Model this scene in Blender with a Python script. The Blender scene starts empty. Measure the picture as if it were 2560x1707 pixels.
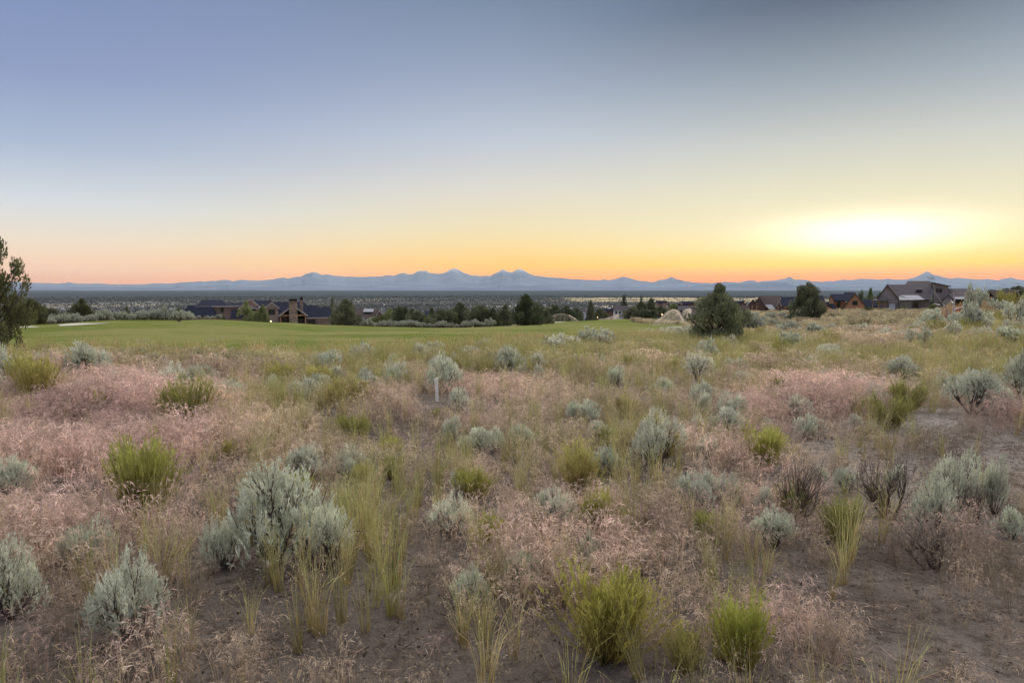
import bpy, bmesh, math, random
import numpy as np
from mathutils import Vector, Matrix

# ------------------------------------------------------------------ camera
F = 1707.0; CX = 1280.0; CY = 853.5; HOR = 719.0      # photograph pixels, 24 mm equivalent lens
EYE = 1.65
PITCH = math.atan((CY - HOR) / F)
scn = bpy.context.scene
cam_d = bpy.data.cameras.new("camera"); cam = bpy.data.objects.new("camera", cam_d)
scn.collection.objects.link(cam); scn.camera = cam
cam_d.sensor_width = 36.0; cam_d.lens = 36.0 * F / 2560.0
cam_d.clip_start = 0.05; cam_d.clip_end = 250000.0
cam.location = (0, 0, EYE); cam.rotation_euler = (math.pi / 2 - PITCH, 0, 0)

# ------------------------------------------------------------------ sky
SUN_AZ = math.radians(27.5)           # to the right of straight ahead
world = bpy.data.worlds.new("World"); scn.world = world; world.use_nodes = True
wn, wl = world.node_tree.nodes, world.node_tree.links
wn.clear()
HAZE = 0.82e-5; HAZE_R = 60000.0; HAZE_TOP = 1560.0; HAZE_J = (.28, .36, .50)
def lin(c):
    return tuple(((v / 255.0) / 12.92 if v / 255.0 <= 0.04045 else ((v / 255.0 + 0.055) / 1.055) ** 2.4) for v in c)
def N(t, **k):
    n = wn.new(t)
    for a, b in k.items(): setattr(n, a, b)
    return n
def wmath(op, a, b=None, clamp=False):
    n = N('ShaderNodeMath', operation=op, use_clamp=clamp)
    for i, v in enumerate((a, b)):
        if v is None: continue
        if isinstance(v, (int, float)): n.inputs[i].default_value = v
        else: wl.new(v, n.inputs[i])
    return n.outputs[0]
tc = N('ShaderNodeTexCoord'); sep = N('ShaderNodeSeparateXYZ'); wl.new(tc.outputs['Generated'], sep.inputs[0])
zz = wmath('MAXIMUM', sep.outputs[2], 0.0)
az = wmath('ARCTAN2', sep.outputs[0], sep.outputs[1])
daz = wmath('SUBTRACT', az, SUN_AZ)
cosA = wmath('COSINE', daz)
adiff = wmath('ARCCOSINE', wmath('MINIMUM', wmath('MAXIMUM', cosA, -1.0), 1.0))
def ramp(stops):
    r = N('ShaderNodeValToRGB'); cr = r.color_ramp; cr.interpolation = 'B_SPLINE' if False else 'LINEAR'
    while len(cr.elements) > 1: cr.elements.remove(cr.elements[-1])
    for i, (p, c) in enumerate(stops):
        e = cr.elements[0] if i == 0 else cr.elements.new(p)
        # what the eye sees is the sky behind the haze: undo the air between here and the edge of the haze box
        z = p * p; T = math.exp(-HAZE * min(HAZE_R, HAZE_TOP / max(z, 1e-4)))
        L = [max(0.0, (v - j * (1 - T)) / T) for v, j in zip(lin(c), HAZE_J)]
        e.position = p; e.color = tuple(v / 4.0 for v in L) + (1,)
    wl.new(wmath('POWER', zz, 0.5), r.inputs[0])
    sc = N('ShaderNodeVectorMath', operation='SCALE'); sc.inputs['Scale'].default_value = 4.0; wl.new(r.outputs[0], sc.inputs[0])
    return sc.outputs[0]
def S(st): return [(z ** 0.5, c) for z, c in st]
SKY_AWAY = S([(0.0, (216,158,138)), (.012, (230,183,158)), (.022, (236,197,172)), (.056, (232,217,199)), (.102, (211,217,222)), (.171, (170,185,209)),
              (.25, (141,157,194)), (.324, (130,147,187)), (.6, (114,133,178)), (1.0, (98,120,170))])
SKY_MID = S([(0.0, (250,158,70)), (.016, (253,178,92)), (.03, (252,197,116)), (.05, (247,212,145)), (.081, (238,221,177)), (.139, (222,217,206)), (.211, (190,199,212)),
             (.291, (154,167,190)), (.388, (117,136,161)), (.6, (100,122,165)), (1.0, (95,120,178))])
SKY_SUN = S([(0.0, (255,132,40)), (.015, (255,168,70)), (.03, (255,212,122)), (.056, (249,231,174)), (.082, (241,232,193)), (.122, (229,225,196)),
             (.185, (203,206,199)), (.26, (156,168,178)), (.351, (96,110,130)), (.6, (88,104,134)), (1.0, (95,120,178))])
rA, rM, rS = ramp(SKY_AWAY), ramp(SKY_MID), ramp(SKY_SUN)
def smooth(v, a, b):
    m = N('ShaderNodeMapRange', interpolation_type='SMOOTHSTEP')
    m.inputs[1].default_value = a; m.inputs[2].default_value = b; wl.new(v, m.inputs[0]); return m.outputs[0]
def mix(f, a, b, t='MIX'):
    m = N('ShaderNodeMix', data_type='RGBA', blend_type=t)
    if isinstance(f, (int, float)): m.inputs[0].default_value = f
    else: wl.new(f, m.inputs[0])
    wl.new(a, m.inputs[6])
    if isinstance(b, tuple): m.inputs[7].default_value = b
    else: wl.new(b, m.inputs[7])
    return m.outputs[2]
c1 = mix(smooth(adiff, 0.02, 0.56), rS, rM)
c2 = mix(smooth(adiff, 0.40, 1.15), c1, rA)
# the afterglow where the sun went down
el = wmath('ARCSINE', zz)
gx = wmath('DIVIDE', daz, 0.105); gy = wmath('DIVIDE', wmath('SUBTRACT', el, 0.070), 0.023)
g = wmath('EXPONENT', wmath('MULTIPLY', wmath('ADD', wmath('MULTIPLY', gx, gx), wmath('MULTIPLY', gy, gy)), -1.0))
gl = N('ShaderNodeMix', data_type='RGBA', blend_type='ADD'); wl.new(g, gl.inputs[0]); wl.new(c2, gl.inputs[6]); gl.inputs[7].default_value = (0.85, 0.78, 0.66, 1)
# physical sky as the base layer
nis = N('ShaderNodeTexSky', sky_type='NISHITA', sun_disc=False)
nis.sun_elevation = math.radians(1.0); nis.sun_rotation = SUN_AZ; nis.altitude = 1000; nis.dust_density = 1.0
ns = N('ShaderNodeMix', data_type='RGBA', blend_type='ADD'); ns.inputs[0].default_value = 0.006
wl.new(gl.outputs[2], ns.inputs[6]); wl.new(nis.outputs[0], ns.inputs[7])
bg = N('ShaderNodeBackground'); bg.inputs[1].default_value = 1.0; wl.new(ns.outputs[2], bg.inputs[0])
wo = N('ShaderNodeOutputWorld'); wl.new(bg.outputs[0], wo.inputs[0])

# added soft fill for the ground, standing in for the twilight sky
sl = bpy.data.lights.new("sun", 'SUN'); sl.energy = 5.0; sl.angle = math.radians(110); sl.color = (1.0, 0.915, 0.80)
so = bpy.data.objects.new("sun", sl); scn.collection.objects.link(so)
FILL_EL = math.radians(60)
sd = Vector((math.sin(SUN_AZ) * math.cos(FILL_EL), math.cos(SUN_AZ) * math.cos(FILL_EL), math.sin(FILL_EL)))
so.rotation_euler = sd.to_track_quat('Z', 'Y').to_euler(); so.location = (0, 0, 40)
vs = scn.view_settings; vs.view_transform = 'Standard'; vs.look = 'None'; vs.exposure = 0.0; vs.gamma = 1.0
scn.render.engine = 'CYCLES'; scn.cycles.use_denoising = True
scn.cycles.max_bounces = 5; scn.cycles.transparent_max_bounces = 12; scn.cycles.volume_bounces = 0

# ------------------------------------------------------------------ helpers
rng = np.random.default_rng(7); R = random.Random(11)
COL = scn.collection
def tag(o, label=None, cat=None, group=None, kind=None):
    if label: o['label'] = label
    if cat: o['category'] = cat
    if group: o['group'] = group
    if kind: o['kind'] = kind
    return o
def empty(name, loc):
    o = bpy.data.objects.new(name, None); COL.objects.link(o); o.location = loc; o.empty_display_size = 0.2
    return o
def link(name, me, parent=None, loc=None):
    o = bpy.data.objects.new(name, me); COL.objects.link(o)
    if parent is not None: o.parent = parent
    if loc is not None: o.location = loc
    return o
def mesh_np(name, v, f, mat=None, col=None, smooth=False):
    v = np.asarray(v, dtype=np.float32).reshape(-1, 3); f = np.asarray(f, dtype=np.int32)
    me = bpy.data.meshes.new(name); k = f.shape[1]
    me.vertices.add(len(v)); me.vertices.foreach_set('co', v.ravel())
    me.loops.add(f.size); me.loops.foreach_set('vertex_index', f.ravel())
    me.polygons.add(len(f)); me.polygons.foreach_set('loop_start', np.arange(0, f.size, k, dtype=np.int32))
    if smooth: me.polygons.foreach_set('use_smooth', np.ones(len(f), dtype=bool))
    if col is not None:
        a = me.attributes.new('col', 'FLOAT_COLOR', 'POINT')
        c = np.ones((len(v), 4), dtype=np.float32); c[:, :3] = col; a.data.foreach_set('color', c.ravel())
    me.update(calc_edges=True); me.validate()
    if mat: me.materials.append(mat)
    return me
cp, sp = math.cos(PITCH), math.sin(PITCH)
def ray(px, py):
    a = (px - CX) / F; b = (CY - py) / F
    return a, cp + b * sp, -sp + b * cp
def P(px, py, Y):
    dx, dy, dz = ray(px, py); s = Y / dy
    return Vector((dx * s, Y, EYE + dz * s))
def proj(x, y, z):
    zc = y * cp - (z - EYE) * sp; yc = y * sp + (z - EYE) * cp
    zc = np.where(np.abs(zc) < 1e-3, 1e-3, zc)
    return CX + F * x / zc, CY - F * yc / zc, zc

# ------------------------------------------------------------------ terrain: drop below the eye by depth, for several bearings
SS = [0, 10, 22, 30, 45, 60, 80, 100, 115, 130, 150, 175, 200, 250, 300, 340, 450, 600, 1000, 1600, 2500, 4000, 90000]
TAIL = [14.5, 17, 19.5, 26.5, 37, 68, 95, 108, 110, 110]
PROF = {
   85: [1.65,1.65,1.95,2.3,2.95,3.5,4.4,5.7,6.5,7.6,8.8,10.2,11.7]+TAIL,
  300: [1.65,1.65,1.95,2.3,2.90,3.4,4.05,5.1,6.0,7.2,8.6,10.0,11.7]+TAIL,
  500: [1.65,1.65,1.95,2.3,2.90,3.35,4.0,4.70,5.4,6.6,8.0,9.7,11.8]+TAIL,
  700: [1.65,1.65,1.95,2.35,3.0,3.55,4.3,5.20,5.85,7.0,8.3,9.8,11.8]+TAIL,
  830: [1.65,1.65,1.97,2.4,3.1,3.75,4.6,5.60,6.5,7.6,8.8,10.2,11.8]+TAIL,
 1100: [1.65,1.65,1.97,2.4,3.15,3.85,4.85,6.0,6.8,7.6,9.0,10.8,12.4]+TAIL,
 1400: [1.65,1.65,1.95,2.4,3.2,3.9,4.9,5.9,6.55,7.1,7.9,8.9,9.9]+TAIL,
 1570: [1.65,1.65,1.95,2.4,3.2,3.9,4.8,5.7,6.4,7.0,7.8,8.5,9.2,13.0]+TAIL[1:],
 1720: [1.65,1.65,1.9,2.4,3.25,3.9,4.8,5.6,6.2,7.0,8.1,9.4,10.8]+TAIL,
 1900: [1.65,1.65,1.93,2.45,3.2,3.8,4.6,5.1,5.4,5.65,6.0,6.6,7.4,10.5]+TAIL[1:],
 2250: [1.65,1.65,1.85,2.3,2.9,3.4,4.1,4.6,4.8,5.0,5.4,6.2,7.2,10.0]+TAIL[1:],
 2420: [1.65,1.62,1.68,1.95,2.5,3.0,3.5,3.9,4.2,4.5,4.9,5.6,6.2,7.0,8.0,10.5]+TAIL[3:],
 2560: [1.65,1.60,1.53,1.72,2.15,2.6,3.0,3.3,3.6,3.9,4.2,4.5,4.4,3.4,2.2,3.4]+TAIL[3:],
}
ANG = [-180.0] + [math.degrees(math.atan((p - CX) / F)) for p in PROF] + [60.0, 180.0]
TAB = [PROF[500]] + [PROF[p] for p in PROF] + [PROF[2560], PROF[500]]
TAB = np.array(TAB); ANG = np.array(ANG); SSa = np.array(SS, float)
def drop_np(x, y):
    x = np.asarray(x, float); y = np.asarray(y, float)
    r = np.hypot(x, y); th = np.degrees(np.arctan2(x, y))
    s = r * np.cos(np.radians(np.clip(th, -45, 45)))
    i = np.clip(np.searchsorted(ANG, th) - 1, 0, len(ANG) - 2)
    t = (th - ANG[i]) / (ANG[i + 1] - ANG[i]); t = t * t * (3 - 2 * t)
    j = np.clip(np.searchsorted(SSa, s) - 1, 0, len(SS) - 2)
    u = np.clip((s - SSa[j]) / (SSa[j + 1] - SSa[j]), 0, 1)
    # monotone cubic along the depth
    def val(k):
        j0 = np.clip(j - 1, 0, len(SS) - 1); j2 = np.clip(j + 2, 0, len(SS) - 1)
        p0, p1, p2, p3 = TAB[k, j0], TAB[k, j], TAB[k, j + 1], TAB[k, j2]
        d = SSa[j + 1] - SSa[j]
        m1 = (p2 - p0) / np.maximum(SSa[j + 1] - SSa[j0], 1e-6) * d; m2 = (p3 - p1) / np.maximum(SSa[j2] - SSa[j], 1e-6) * d
        lim = 1.5 * np.abs(p2 - p1) + 1e-6
        m1 = np.clip(m1, -lim, lim); m2 = np.clip(m2, -lim, lim)
        return (2*u**3-3*u**2+1)*p1 + (u**3-2*u**2+u)*m1 + (-2*u**3+3*u**2)*p2 + (u**3-u**2)*m2
    return val(i) * (1 - t) + val(i + 1) * t
def gz(x, y):
    x = np.asarray(x, float); y = np.asarray(y, float); r = np.hypot(x, y)
    z = EYE - drop_np(x, y)
    n = (np.sin(x * 1.3 + 1.1 * np.sin(y * .9)) * np.sin(y * 1.1 + .7 * np.sin(x * .8 + 2)) * .045 +
         np.sin(x * 3.1 + y * 1.7 + 1) * np.sin(y * 2.9 - x * .8) * .022 + np.sin(x * .45 + 2) * np.sin(y * .38 + 1) * .06)
    n = n * np.clip((r - 1.0) / 3.0, 0, 1) * np.clip(1.3 - r / 60.0, 0, 1)
    n = n + (np.sin(x * .21 + 1.5 * np.sin(y * .05)) * np.sin(y * .17 + .9 * np.sin(x * .09)) * .16 + np.sin(x * .11 + y * .13 + 2) * .10) * np.clip((r - 24) / 25.0, 0, 1) * np.clip((150 - r) / 60.0, 0, 1)
    big = (np.sin(x / 160.0 + 1) * np.sin(y / 210.0 + 2) + .5 * np.sin(x / 71.0 + y / 93.0)) * 3.0 * np.clip((r - 260) / 500.0, 0, 1) * np.clip((6000 - r) / 3000.0, 0, 1)
    return z + n + big
def ground(px, py, rmax=260.0):
    dx, dy, dz = ray(px, py)
    t = np.concatenate([np.linspace(1.0, 40, 4000), np.linspace(40.05, rmax, 4000)])
    zr = EYE + dz * t; d = zr - gz(dx * t, dy * t)
    k = np.argmax(d < 0)
    if not (d < 0).any(): k = int(np.argmin(d))
    s = t[k]
    return Vector((dx * s, dy * s, float(gz(dx * s, dy * s))))
def at(px, Y):
    y = Y; x = (px - CX) / F * (Y * cp)
    for _ in range(3):
        z = float(gz(x, y)); x = (px - CX) / F * (y * cp - (z - EYE) * sp)
    return Vector((x, y, z))

# ------------------------------------------------------------------ material tools
def mat(name, base=(.5, .5, .5), rough=.8, spec=.2, metal=0.0):
    m = bpy.data.materials.new(name); m.use_nodes = True
    b = m.node_tree.nodes['Principled BSDF']
    b.inputs['Base Color'].default_value = tuple(base) + (1,); b.inputs['Roughness'].default_value = rough
    b.inputs['Specular IOR Level'].default_value = spec; b.inputs['Metallic'].default_value = metal
    return m
class NT:
    def __init__(s, m): s.m = m; s.n = m.node_tree.nodes; s.l = m.node_tree.links; s.b = s.n.get('Principled BSDF')
    def new(s, t, **k):
        n = s.n.new(t)
        for a, b in k.items(): setattr(n, a, b)
        return n
    def pos(s): return s.new('ShaderNodeNewGeometry').outputs['Position']
    def noise(s, vec, scale, detail=4, rough=.55):
        n = s.new('ShaderNodeTexNoise'); n.inputs['Scale'].default_value = scale; n.inputs['Detail'].default_value = detail; n.inputs['Roughness'].default_value = rough
        s.l.new(vec, n.inputs['Vector']); return n.outputs[0]
    def rng(s, v, a, b, lo=0.0, hi=1.0):
        n = s.new('ShaderNodeMapRange', interpolation_type='SMOOTHSTEP')
        for i, x in zip((1, 2, 3, 4), (a, b, lo, hi)): n.inputs[i].default_value = x
        s.l.new(v, n.inputs[0]); return n.outputs[0]
    def mul(s, a, b, op='MULTIPLY'):
        n = s.new('ShaderNodeMath', operation=op)
        for i, v in enumerate((a, b)):
            if isinstance(v, (int, float)): n.inputs[i].default_value = v
            else: s.l.new(v, n.inputs[i])
        return n.outputs[0]
    def mix(s, f, a, b, t='MIX'):
        n = s.new('ShaderNodeMix', data_type='RGBA', blend_type=t)
        if isinstance(f, (int, float)): n.inputs[0].default_value = f
        else: s.l.new(f, n.inputs[0])
        for i, v in ((6, a), (7, b)):
            if isinstance(v, tuple): n.inputs[i].default_value = v + (1,)
            else: s.l.new(v, n.inputs[i])
        return n.outputs[2]
    def bump(s, h, strength, dist):
        n = s.new('ShaderNodeBump'); n.inputs['Strength'].default_value = strength; n.inputs['Distance'].default_value = dist
        s.l.new(h, n.inputs['Height']); s.l.new(n.outputs[0], s.b.inputs['Normal'])

def veg_mat(name, instanced, trans=.35, var=.25):
    m = mat(name, rough=.75, spec=.15); t = NT(m)
    col = t.new('ShaderNodeAttribute', attribute_type='GEOMETRY', attribute_name='col').outputs['Color']
    oi = t.new('ShaderNodeObjectInfo')
    if instanced: tint = t.new('ShaderNodeAttribute', attribute_type='INSTANCER', attribute_name='tint').outputs['Color']
    else: tint = oi.outputs['Color']
    c = t.mix(1.0, col, tint, 'MULTIPLY')
    nz = t.noise(t.pos(), 9.0, 2); v = t.rng(nz, .3, .7, 1 - var, 1 + var)
    hsv = t.new('ShaderNodeHueSaturation'); t.l.new(v, hsv.inputs['Value']); t.l.new(c, hsv.inputs['Color']); hsv.inputs['Saturation'].default_value = 1.0
    t.l.new(hsv.outputs[0], t.b.inputs['Base Color'])
    tr = t.new('ShaderNodeBsdfTranslucent'); t.l.new(hsv.outputs[0], tr.inputs[0])
    mx = t.new('ShaderNodeMixShader'); mx.inputs[0].default_value = trans
    t.l.new(t.b.outputs[0], mx.inputs[1]); t.l.new(tr.outputs[0], mx.inputs[2])
    t.l.new(mx.outputs[0], t.n['Material Output'].inputs[0])
    return m
M_VEG = veg_mat("leafy_plant", False); M_GRASS = veg_mat("dry_grass", True, .4)
M_CONIFER = veg_mat("juniper_foliage", False, .2, .3); M_FARTREE = veg_mat("far_foliage", True, .1)
M_BARK = mat("shrub_bark", (.10, .075, .06), .9, .1)
t = NT(M_BARK); t.l.new(t.mix(t.noise(t.pos(), 30, 3), (.05, .038, .032), (.17, .13, .11)), t.b.inputs['Base Color'])

# ------------------------------------------------------------------ ground: one sheet from underfoot to the mountains
def ground_material():
    m = mat("ground_soil", rough=1.0, spec=.0); t = NT(m); pos = t.pos()
    sep = t.new('ShaderNodeSeparateXYZ'); t.l.new(pos, sep.inputs[0])
    flat = t.new('ShaderNodeCombineXYZ'); t.l.new(sep.outputs[0], flat.inputs[0]); t.l.new(sep.outputs[1], flat.inputs[1])
    ln = t.new('ShaderNodeVectorMath', operation='LENGTH'); t.l.new(flat.outputs[0], ln.inputs[0]); r = ln.outputs['Value']
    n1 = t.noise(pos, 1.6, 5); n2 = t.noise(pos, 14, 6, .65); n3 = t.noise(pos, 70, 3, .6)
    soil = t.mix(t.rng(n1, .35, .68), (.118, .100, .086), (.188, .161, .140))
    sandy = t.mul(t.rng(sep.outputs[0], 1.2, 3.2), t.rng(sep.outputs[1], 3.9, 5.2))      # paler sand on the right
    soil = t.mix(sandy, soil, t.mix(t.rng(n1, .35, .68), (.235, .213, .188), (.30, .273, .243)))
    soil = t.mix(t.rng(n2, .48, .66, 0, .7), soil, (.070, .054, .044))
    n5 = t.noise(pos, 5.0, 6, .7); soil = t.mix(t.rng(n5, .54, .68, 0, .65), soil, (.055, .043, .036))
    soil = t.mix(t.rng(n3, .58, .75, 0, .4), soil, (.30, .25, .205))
    # middle slope: soil under grass litter
    n4 = t.noise(pos, .35, 5)
    mid = t.mix(t.rng(n4, .35, .65), (.20, .155, .115), (.15, .155, .085))
    mid = t.mix(t.rng(n2, .45, .75, 0, .5), mid, (.24, .19, .145))
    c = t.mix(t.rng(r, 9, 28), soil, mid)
    # valley: juniper woodland with pale clearings and irrigated fields
    vm = t.new('ShaderNodeVectorMath', operation='MULTIPLY'); t.l.new(flat.outputs[0], vm.inputs[0]); vm.inputs[1].default_value = (1, .45, 1)
    v1 = t.noise(vm.outputs[0], .0009, 6, .6); v2 = t.noise(vm.outputs[0], .03, 6, .75); v3 = t.noise(vm.outputs[0], .0042, 3)
    val = t.mix(t.rng(v2, .38, .60), (.042, .049, .050), (.105, .10, .09))  # blue-grey of distant haze is put into the plain's colour
    val = t.mix(t.mul(t.rng(v1, .52, .62, 0, .75), t.rng(v2, .46, .58)), val, (.42, .38, .29))
    wood = t.mix(t.rng(v2, .45, .70), (.044, .053, .058), (.072, .078, .082))  # far woodland likewise carries haze in its bluish colour
    val = t.mix(t.rng(r, 6500, 9500), val, wood)
    # long pale fields ahead to the right
    def band(y0, y1, x0, x1, soft):
        a = t.mul(t.rng(sep.outputs[1], y0 - soft, y0 + soft), t.rng(sep.outputs[1], y1 - soft, y1 + soft, 1, 0))
        b = t.mul(t.rng(sep.outputs[0], x0 - 300, x0 + 300), t.rng(sep.outputs[0], x1 - 300, x1 + 300, 1, 0))
        return t.mul(a, b)
    fld = t.mul(t.mul(band(5300, 7600, 500, 2900, 260), 1.0), t.rng(v3, .40, .52))
    val = t.mix(fld, val, t.mix(t.rng(v2, .4, .6), (.34, .31, .17), (.42, .34, .22)))
    fld2 = t.mul(band(3900, 4250, -200, 1500, 120), t.rng(v3, .42, .52)); val = t.mix(fld2, val, (.40, .36, .27))
    c = t.mix(t.rng(r, 300, 700), c, val)
    t.l.new(c, t.b.inputs['Base Color'])
    near = t.rng(r, 6, 30, 1, 0)
    h = t.mul(t.mul(n2, .6), t.mul(n3, .25), 'ADD'); t.bump(t.mul(h, near), 1.0, .09)
    return m
def polar(name, mat_, radii, angs, zfun, dz=0.0):
    rr, aa = np.meshgrid(radii, angs, indexing='ij')
    x = rr * np.sin(aa); y = rr * np.cos(aa); z = zfun(x, y) + dz
    v = np.stack([x, y, z], -1).reshape(-1, 3); nr, na = len(radii), len(angs)
    i, j = np.meshgrid(np.arange(nr - 1), np.arange(na - 1), indexing='ij')
    a = i * na + j
    return v, np.stack([a, a + 1, a + na + 1, a + na], -1).reshape(-1, 4)
d2r = math.radians
angs = np.radians(np.concatenate([np.arange(-180, -44, 4.0), np.arange(-44, 44.01, .3), np.arange(48, 180.1, 4.0)]))
radii = np.concatenate([[0.02], np.arange(.5, 8, .1), np.arange(8, 30, .3), np.arange(30, 110, 1.5), np.arange(110, 400, 5), np.geomspace(400, 58000, 90)])
v, f = polar('ground', None, radii, angs, gz)
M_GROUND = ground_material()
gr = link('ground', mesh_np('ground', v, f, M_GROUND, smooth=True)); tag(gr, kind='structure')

def inside(poly, x, y):
    x = np.asarray(x); c = np.zeros(x.shape, bool); n = len(poly)
    for i in range(n):
        x0, y0 = poly[i]; x1, y1 = poly[(i + 1) % n]
        c ^= ((y0 > y) != (y1 > y)) & (x < (x1 - x0) * (y - y0) / (y1 - y0 + 1e-12) + x0)
    return c
# fairway outline: photograph pixels dropped on the ground
FAIR_NEAR = [(-120, 885), (60, 880), (250, 872), (420, 880), (560, 888), (760, 884), (960, 878), (1130, 872), (1250, 866), (1340, 854), (1420, 858), (1512, 855), (1586, 846), (1650, 838), (1700, 831), (1712, 825)]
FAIR_NEAR = [(x_, y_ + (24 if x_ < 1000 else 20 if x_ < 1300 else 15)) for x_, y_ in FAIR_NEAR]
FAIR_FAR = [(1712, 119), (1650, 133), (1590, 150), (1570, 195), (1500, 205), (1440, 205), (1370, 195), (1350, 135), (1250, 133), (1150, 128), (1000, 122), (860, 118), (700, 112), (560, 112), (480, 106), (330, 86), (180, 78), (60, 76), (-120, 74)]
fair = [tuple(ground(*q)[:2]) for q in FAIR_NEAR] + [tuple(at(px, Y)[:2]) for px, Y in FAIR_FAR]
def turf_material():
    m = mat("mown_turf", rough=1.0, spec=.0); t = NT(m); pos = t.pos()
    n1 = t.noise(pos, .075, 5); n2 = t.noise(pos, .5, 6, .65); n3 = t.noise(pos, 9, 4, .7)
    c = t.mix(t.rng(n1, .42, .58), (.105, .130, .034), (.165, .168, .062))
    c = t.mix(t.rng(n2, .5, .72, 0, .6), c, (.215, .20, .085)); c = t.mix(t.rng(n3, .5, .75, 0, .45), c, (.06, .09, .02))
    t.l.new(c, t.b.inputs['Base Color']); t.bump(n3, .6, .05)
    return m
M_TURF = turf_material()
def sheet(name, m, poly, dz, rad, an, wob=0.0, dish=0.0):
    v, f = polar(name, None, rad, an, gz, dz)
    cx = v[f].mean(1); wx = cx[:, 0] + wob * np.sin(cx[:, 1] * 2.1 + 3 * np.sin(cx[:, 0])) ; wy = cx[:, 1] + wob * np.sin(cx[:, 0] * 1.9 + 2 * np.sin(cx[:, 1]))
    f = f[inside(poly, wx, wy)]
    u, inv = np.unique(f, return_inverse=True)
    o = link(name, mesh_np(name, v[u], inv.reshape(f.shape), m, smooth=True)); return tag(o, kind='structure')
fr = np.concatenate([np.arange(15, 40, .2), np.arange(40, 120, .7), np.arange(120, 240, 2)])
sheet('fairway', M_TURF, fair, .02, fr, np.radians(np.arange(-43, 17, .12)), .35)
# sand bunkers
M_SAND = mat("bunker_sand", (.5, .46, .42), 1.0, .0); t = NT(M_SAND)
t.l.new(t.mix(t.noise(t.pos(), 3, 5), (.36, .33, .30), (.48, .45, .41)), t.b.inputs['Base Color'])
def bunker(px0, px1, Y, dep):
    pts = []
    for k in range(40):
        a = 2 * math.pi * k / 40; w = 1 + .12 * math.sin(3 * a + px0) + .07 * math.sin(5 * a)
        q = at((px0 + px1) / 2 + (px1 - px0) / 2 * math.cos(a) * w, Y + dep * math.sin(a) * w); pts.append((q.x, q.y))
    c = at((px0 + px1) / 2, Y); r0 = math.hypot(c.x, c.y); th = math.degrees(math.atan2(c.x, c.y)); da = math.degrees((px1 - px0) / F) * 1.0 + .5
    sheet('sand_bunker', M_SAND, pts, .05, np.arange(r0 - dep * 2.2, r0 + dep * 2.2, dep / 14), np.radians(np.arange(th - da, th + da, .06)))
bunker(1634, 1706, 91, 6.0); bunker(1370, 1412, 176, 6.0); bunker(447, 497, 92, 5.0); bunker(42, 100, 66, 2.6); bunker(140, 262, 70, 2.6)

# ------------------------------------------------------------------ mountains on the skyline
SKYL = [(-700,709),(-400,705),(-200,707),(-60,702),(20,707),(42,703.5),(57,706.6),(110,708),(165,708.5),(176,704.7),(187,708.5),(230,710),(249,708.5),(283,711),(321,712),(364,711),(386,708),(432,708.5),(475,705),(543,702),(570,700),(585,703),(608,699.7),(628,702),(673,700.5),(708,694.7),(723,696),(754,691),(770,685),(783,680.5),(794,681.7),(807,688),(823,686),(850,691),(865,691),(889,692.5),(939,692),(968,689),(985,689.6),(1000,684.7),(1013,683.4),(1021,686.4),(1032,685.6),(1043,680),(1052,677),(1057,676.8),(1062,677.8),(1066,675.4),(1074,682.7),(1101,684),(1114,681.7),(1126,674.3),(1133,671.6),(1143,672.3),(1158,681.7),(1178,687.6),(1197,689.6),(1227,689.6),(1244,681),(1257,674),(1268,680),(1281,680.7),(1291,675.3),(1301,673.0),(1308,675.3),(1321,683.4),(1338,689.6),(1358,692),(1395,695),(1424,697.5),(1463,700),(1498,700.7),(1510,698),(1520,700),(1537,697.5),(1558,691.6),(1577,696.5),(1599,702.4),(1631,705.4),(1651,699.5),(1663,697.5),(1672,695),(1676.6,691.5),(1681,694.5),(1690,698),(1715,704),(1747,707),(1776,708),(1813,704.4),(1845,707),(1862,702),(1874,701),(1886,702.5),(1894,704.7),(1905,702),(1935,701.7),(1949,697.8),(1961,696.6),(1970,691.5),(1976,694),(1985,698.8),(2015,700.5),(2027,703.7),(2056,704.6),(2081,702),(2104,699),(2129,699.6),(2151,697),(2172,697.8),(2197,699),(2211,697),(2240,698.8),(2263,698.4),(2288,691.8),(2304,683),(2313,678.3),(2320,682),(2329,687.7),(2354,693),(2370,697),(2390,694.8),(2417,697),(2443,698.7),(2465,697.5),(2488,700.7),(2511,698.4),(2521,693.5),(2533,696.6),(2551,699.6),(2600,700),(2800,703),(3200,706)]
FOOT = [(-700,717),(0,718),(300,718.5),(545,719),(575,712.3),(590,715.5),(640,718),(720,713),(765,707),(800,710.5),(850,716),(950,719),(1250,719),(1300,715),(1370,713.5),(1440,716.5),(1520,718.5),(1690,718),(1760,713),(1845,710),(1935,705),(1958,705.5),(1985,713),(2040,717),(2300,715),(2560,716),(3200,717)]
M_MTN = mat("mountain_slopes", rough=1.0, spec=.0); t = NT(M_MTN); pos = t.pos()
sx = t.new('ShaderNodeSeparateXYZ'); t.l.new(pos, sx.inputs[0])
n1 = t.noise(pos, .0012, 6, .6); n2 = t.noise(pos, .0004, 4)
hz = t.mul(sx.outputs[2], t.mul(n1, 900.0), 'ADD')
c = t.mix(t.rng(n2, .35, .65), (.105, .14, .185), (.15, .185, .23)); c = t.mix(t.rng(hz, 1350, 1900), c, (.26, .27, .29))  # slope colours are bluish: part of the haze is put into them
c = t.mix(t.rng(hz, 1500, 2100, 0, .75), c, (.48, .53, .60)); t.l.new(c, t.b.inputs['Base Color'])
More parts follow.
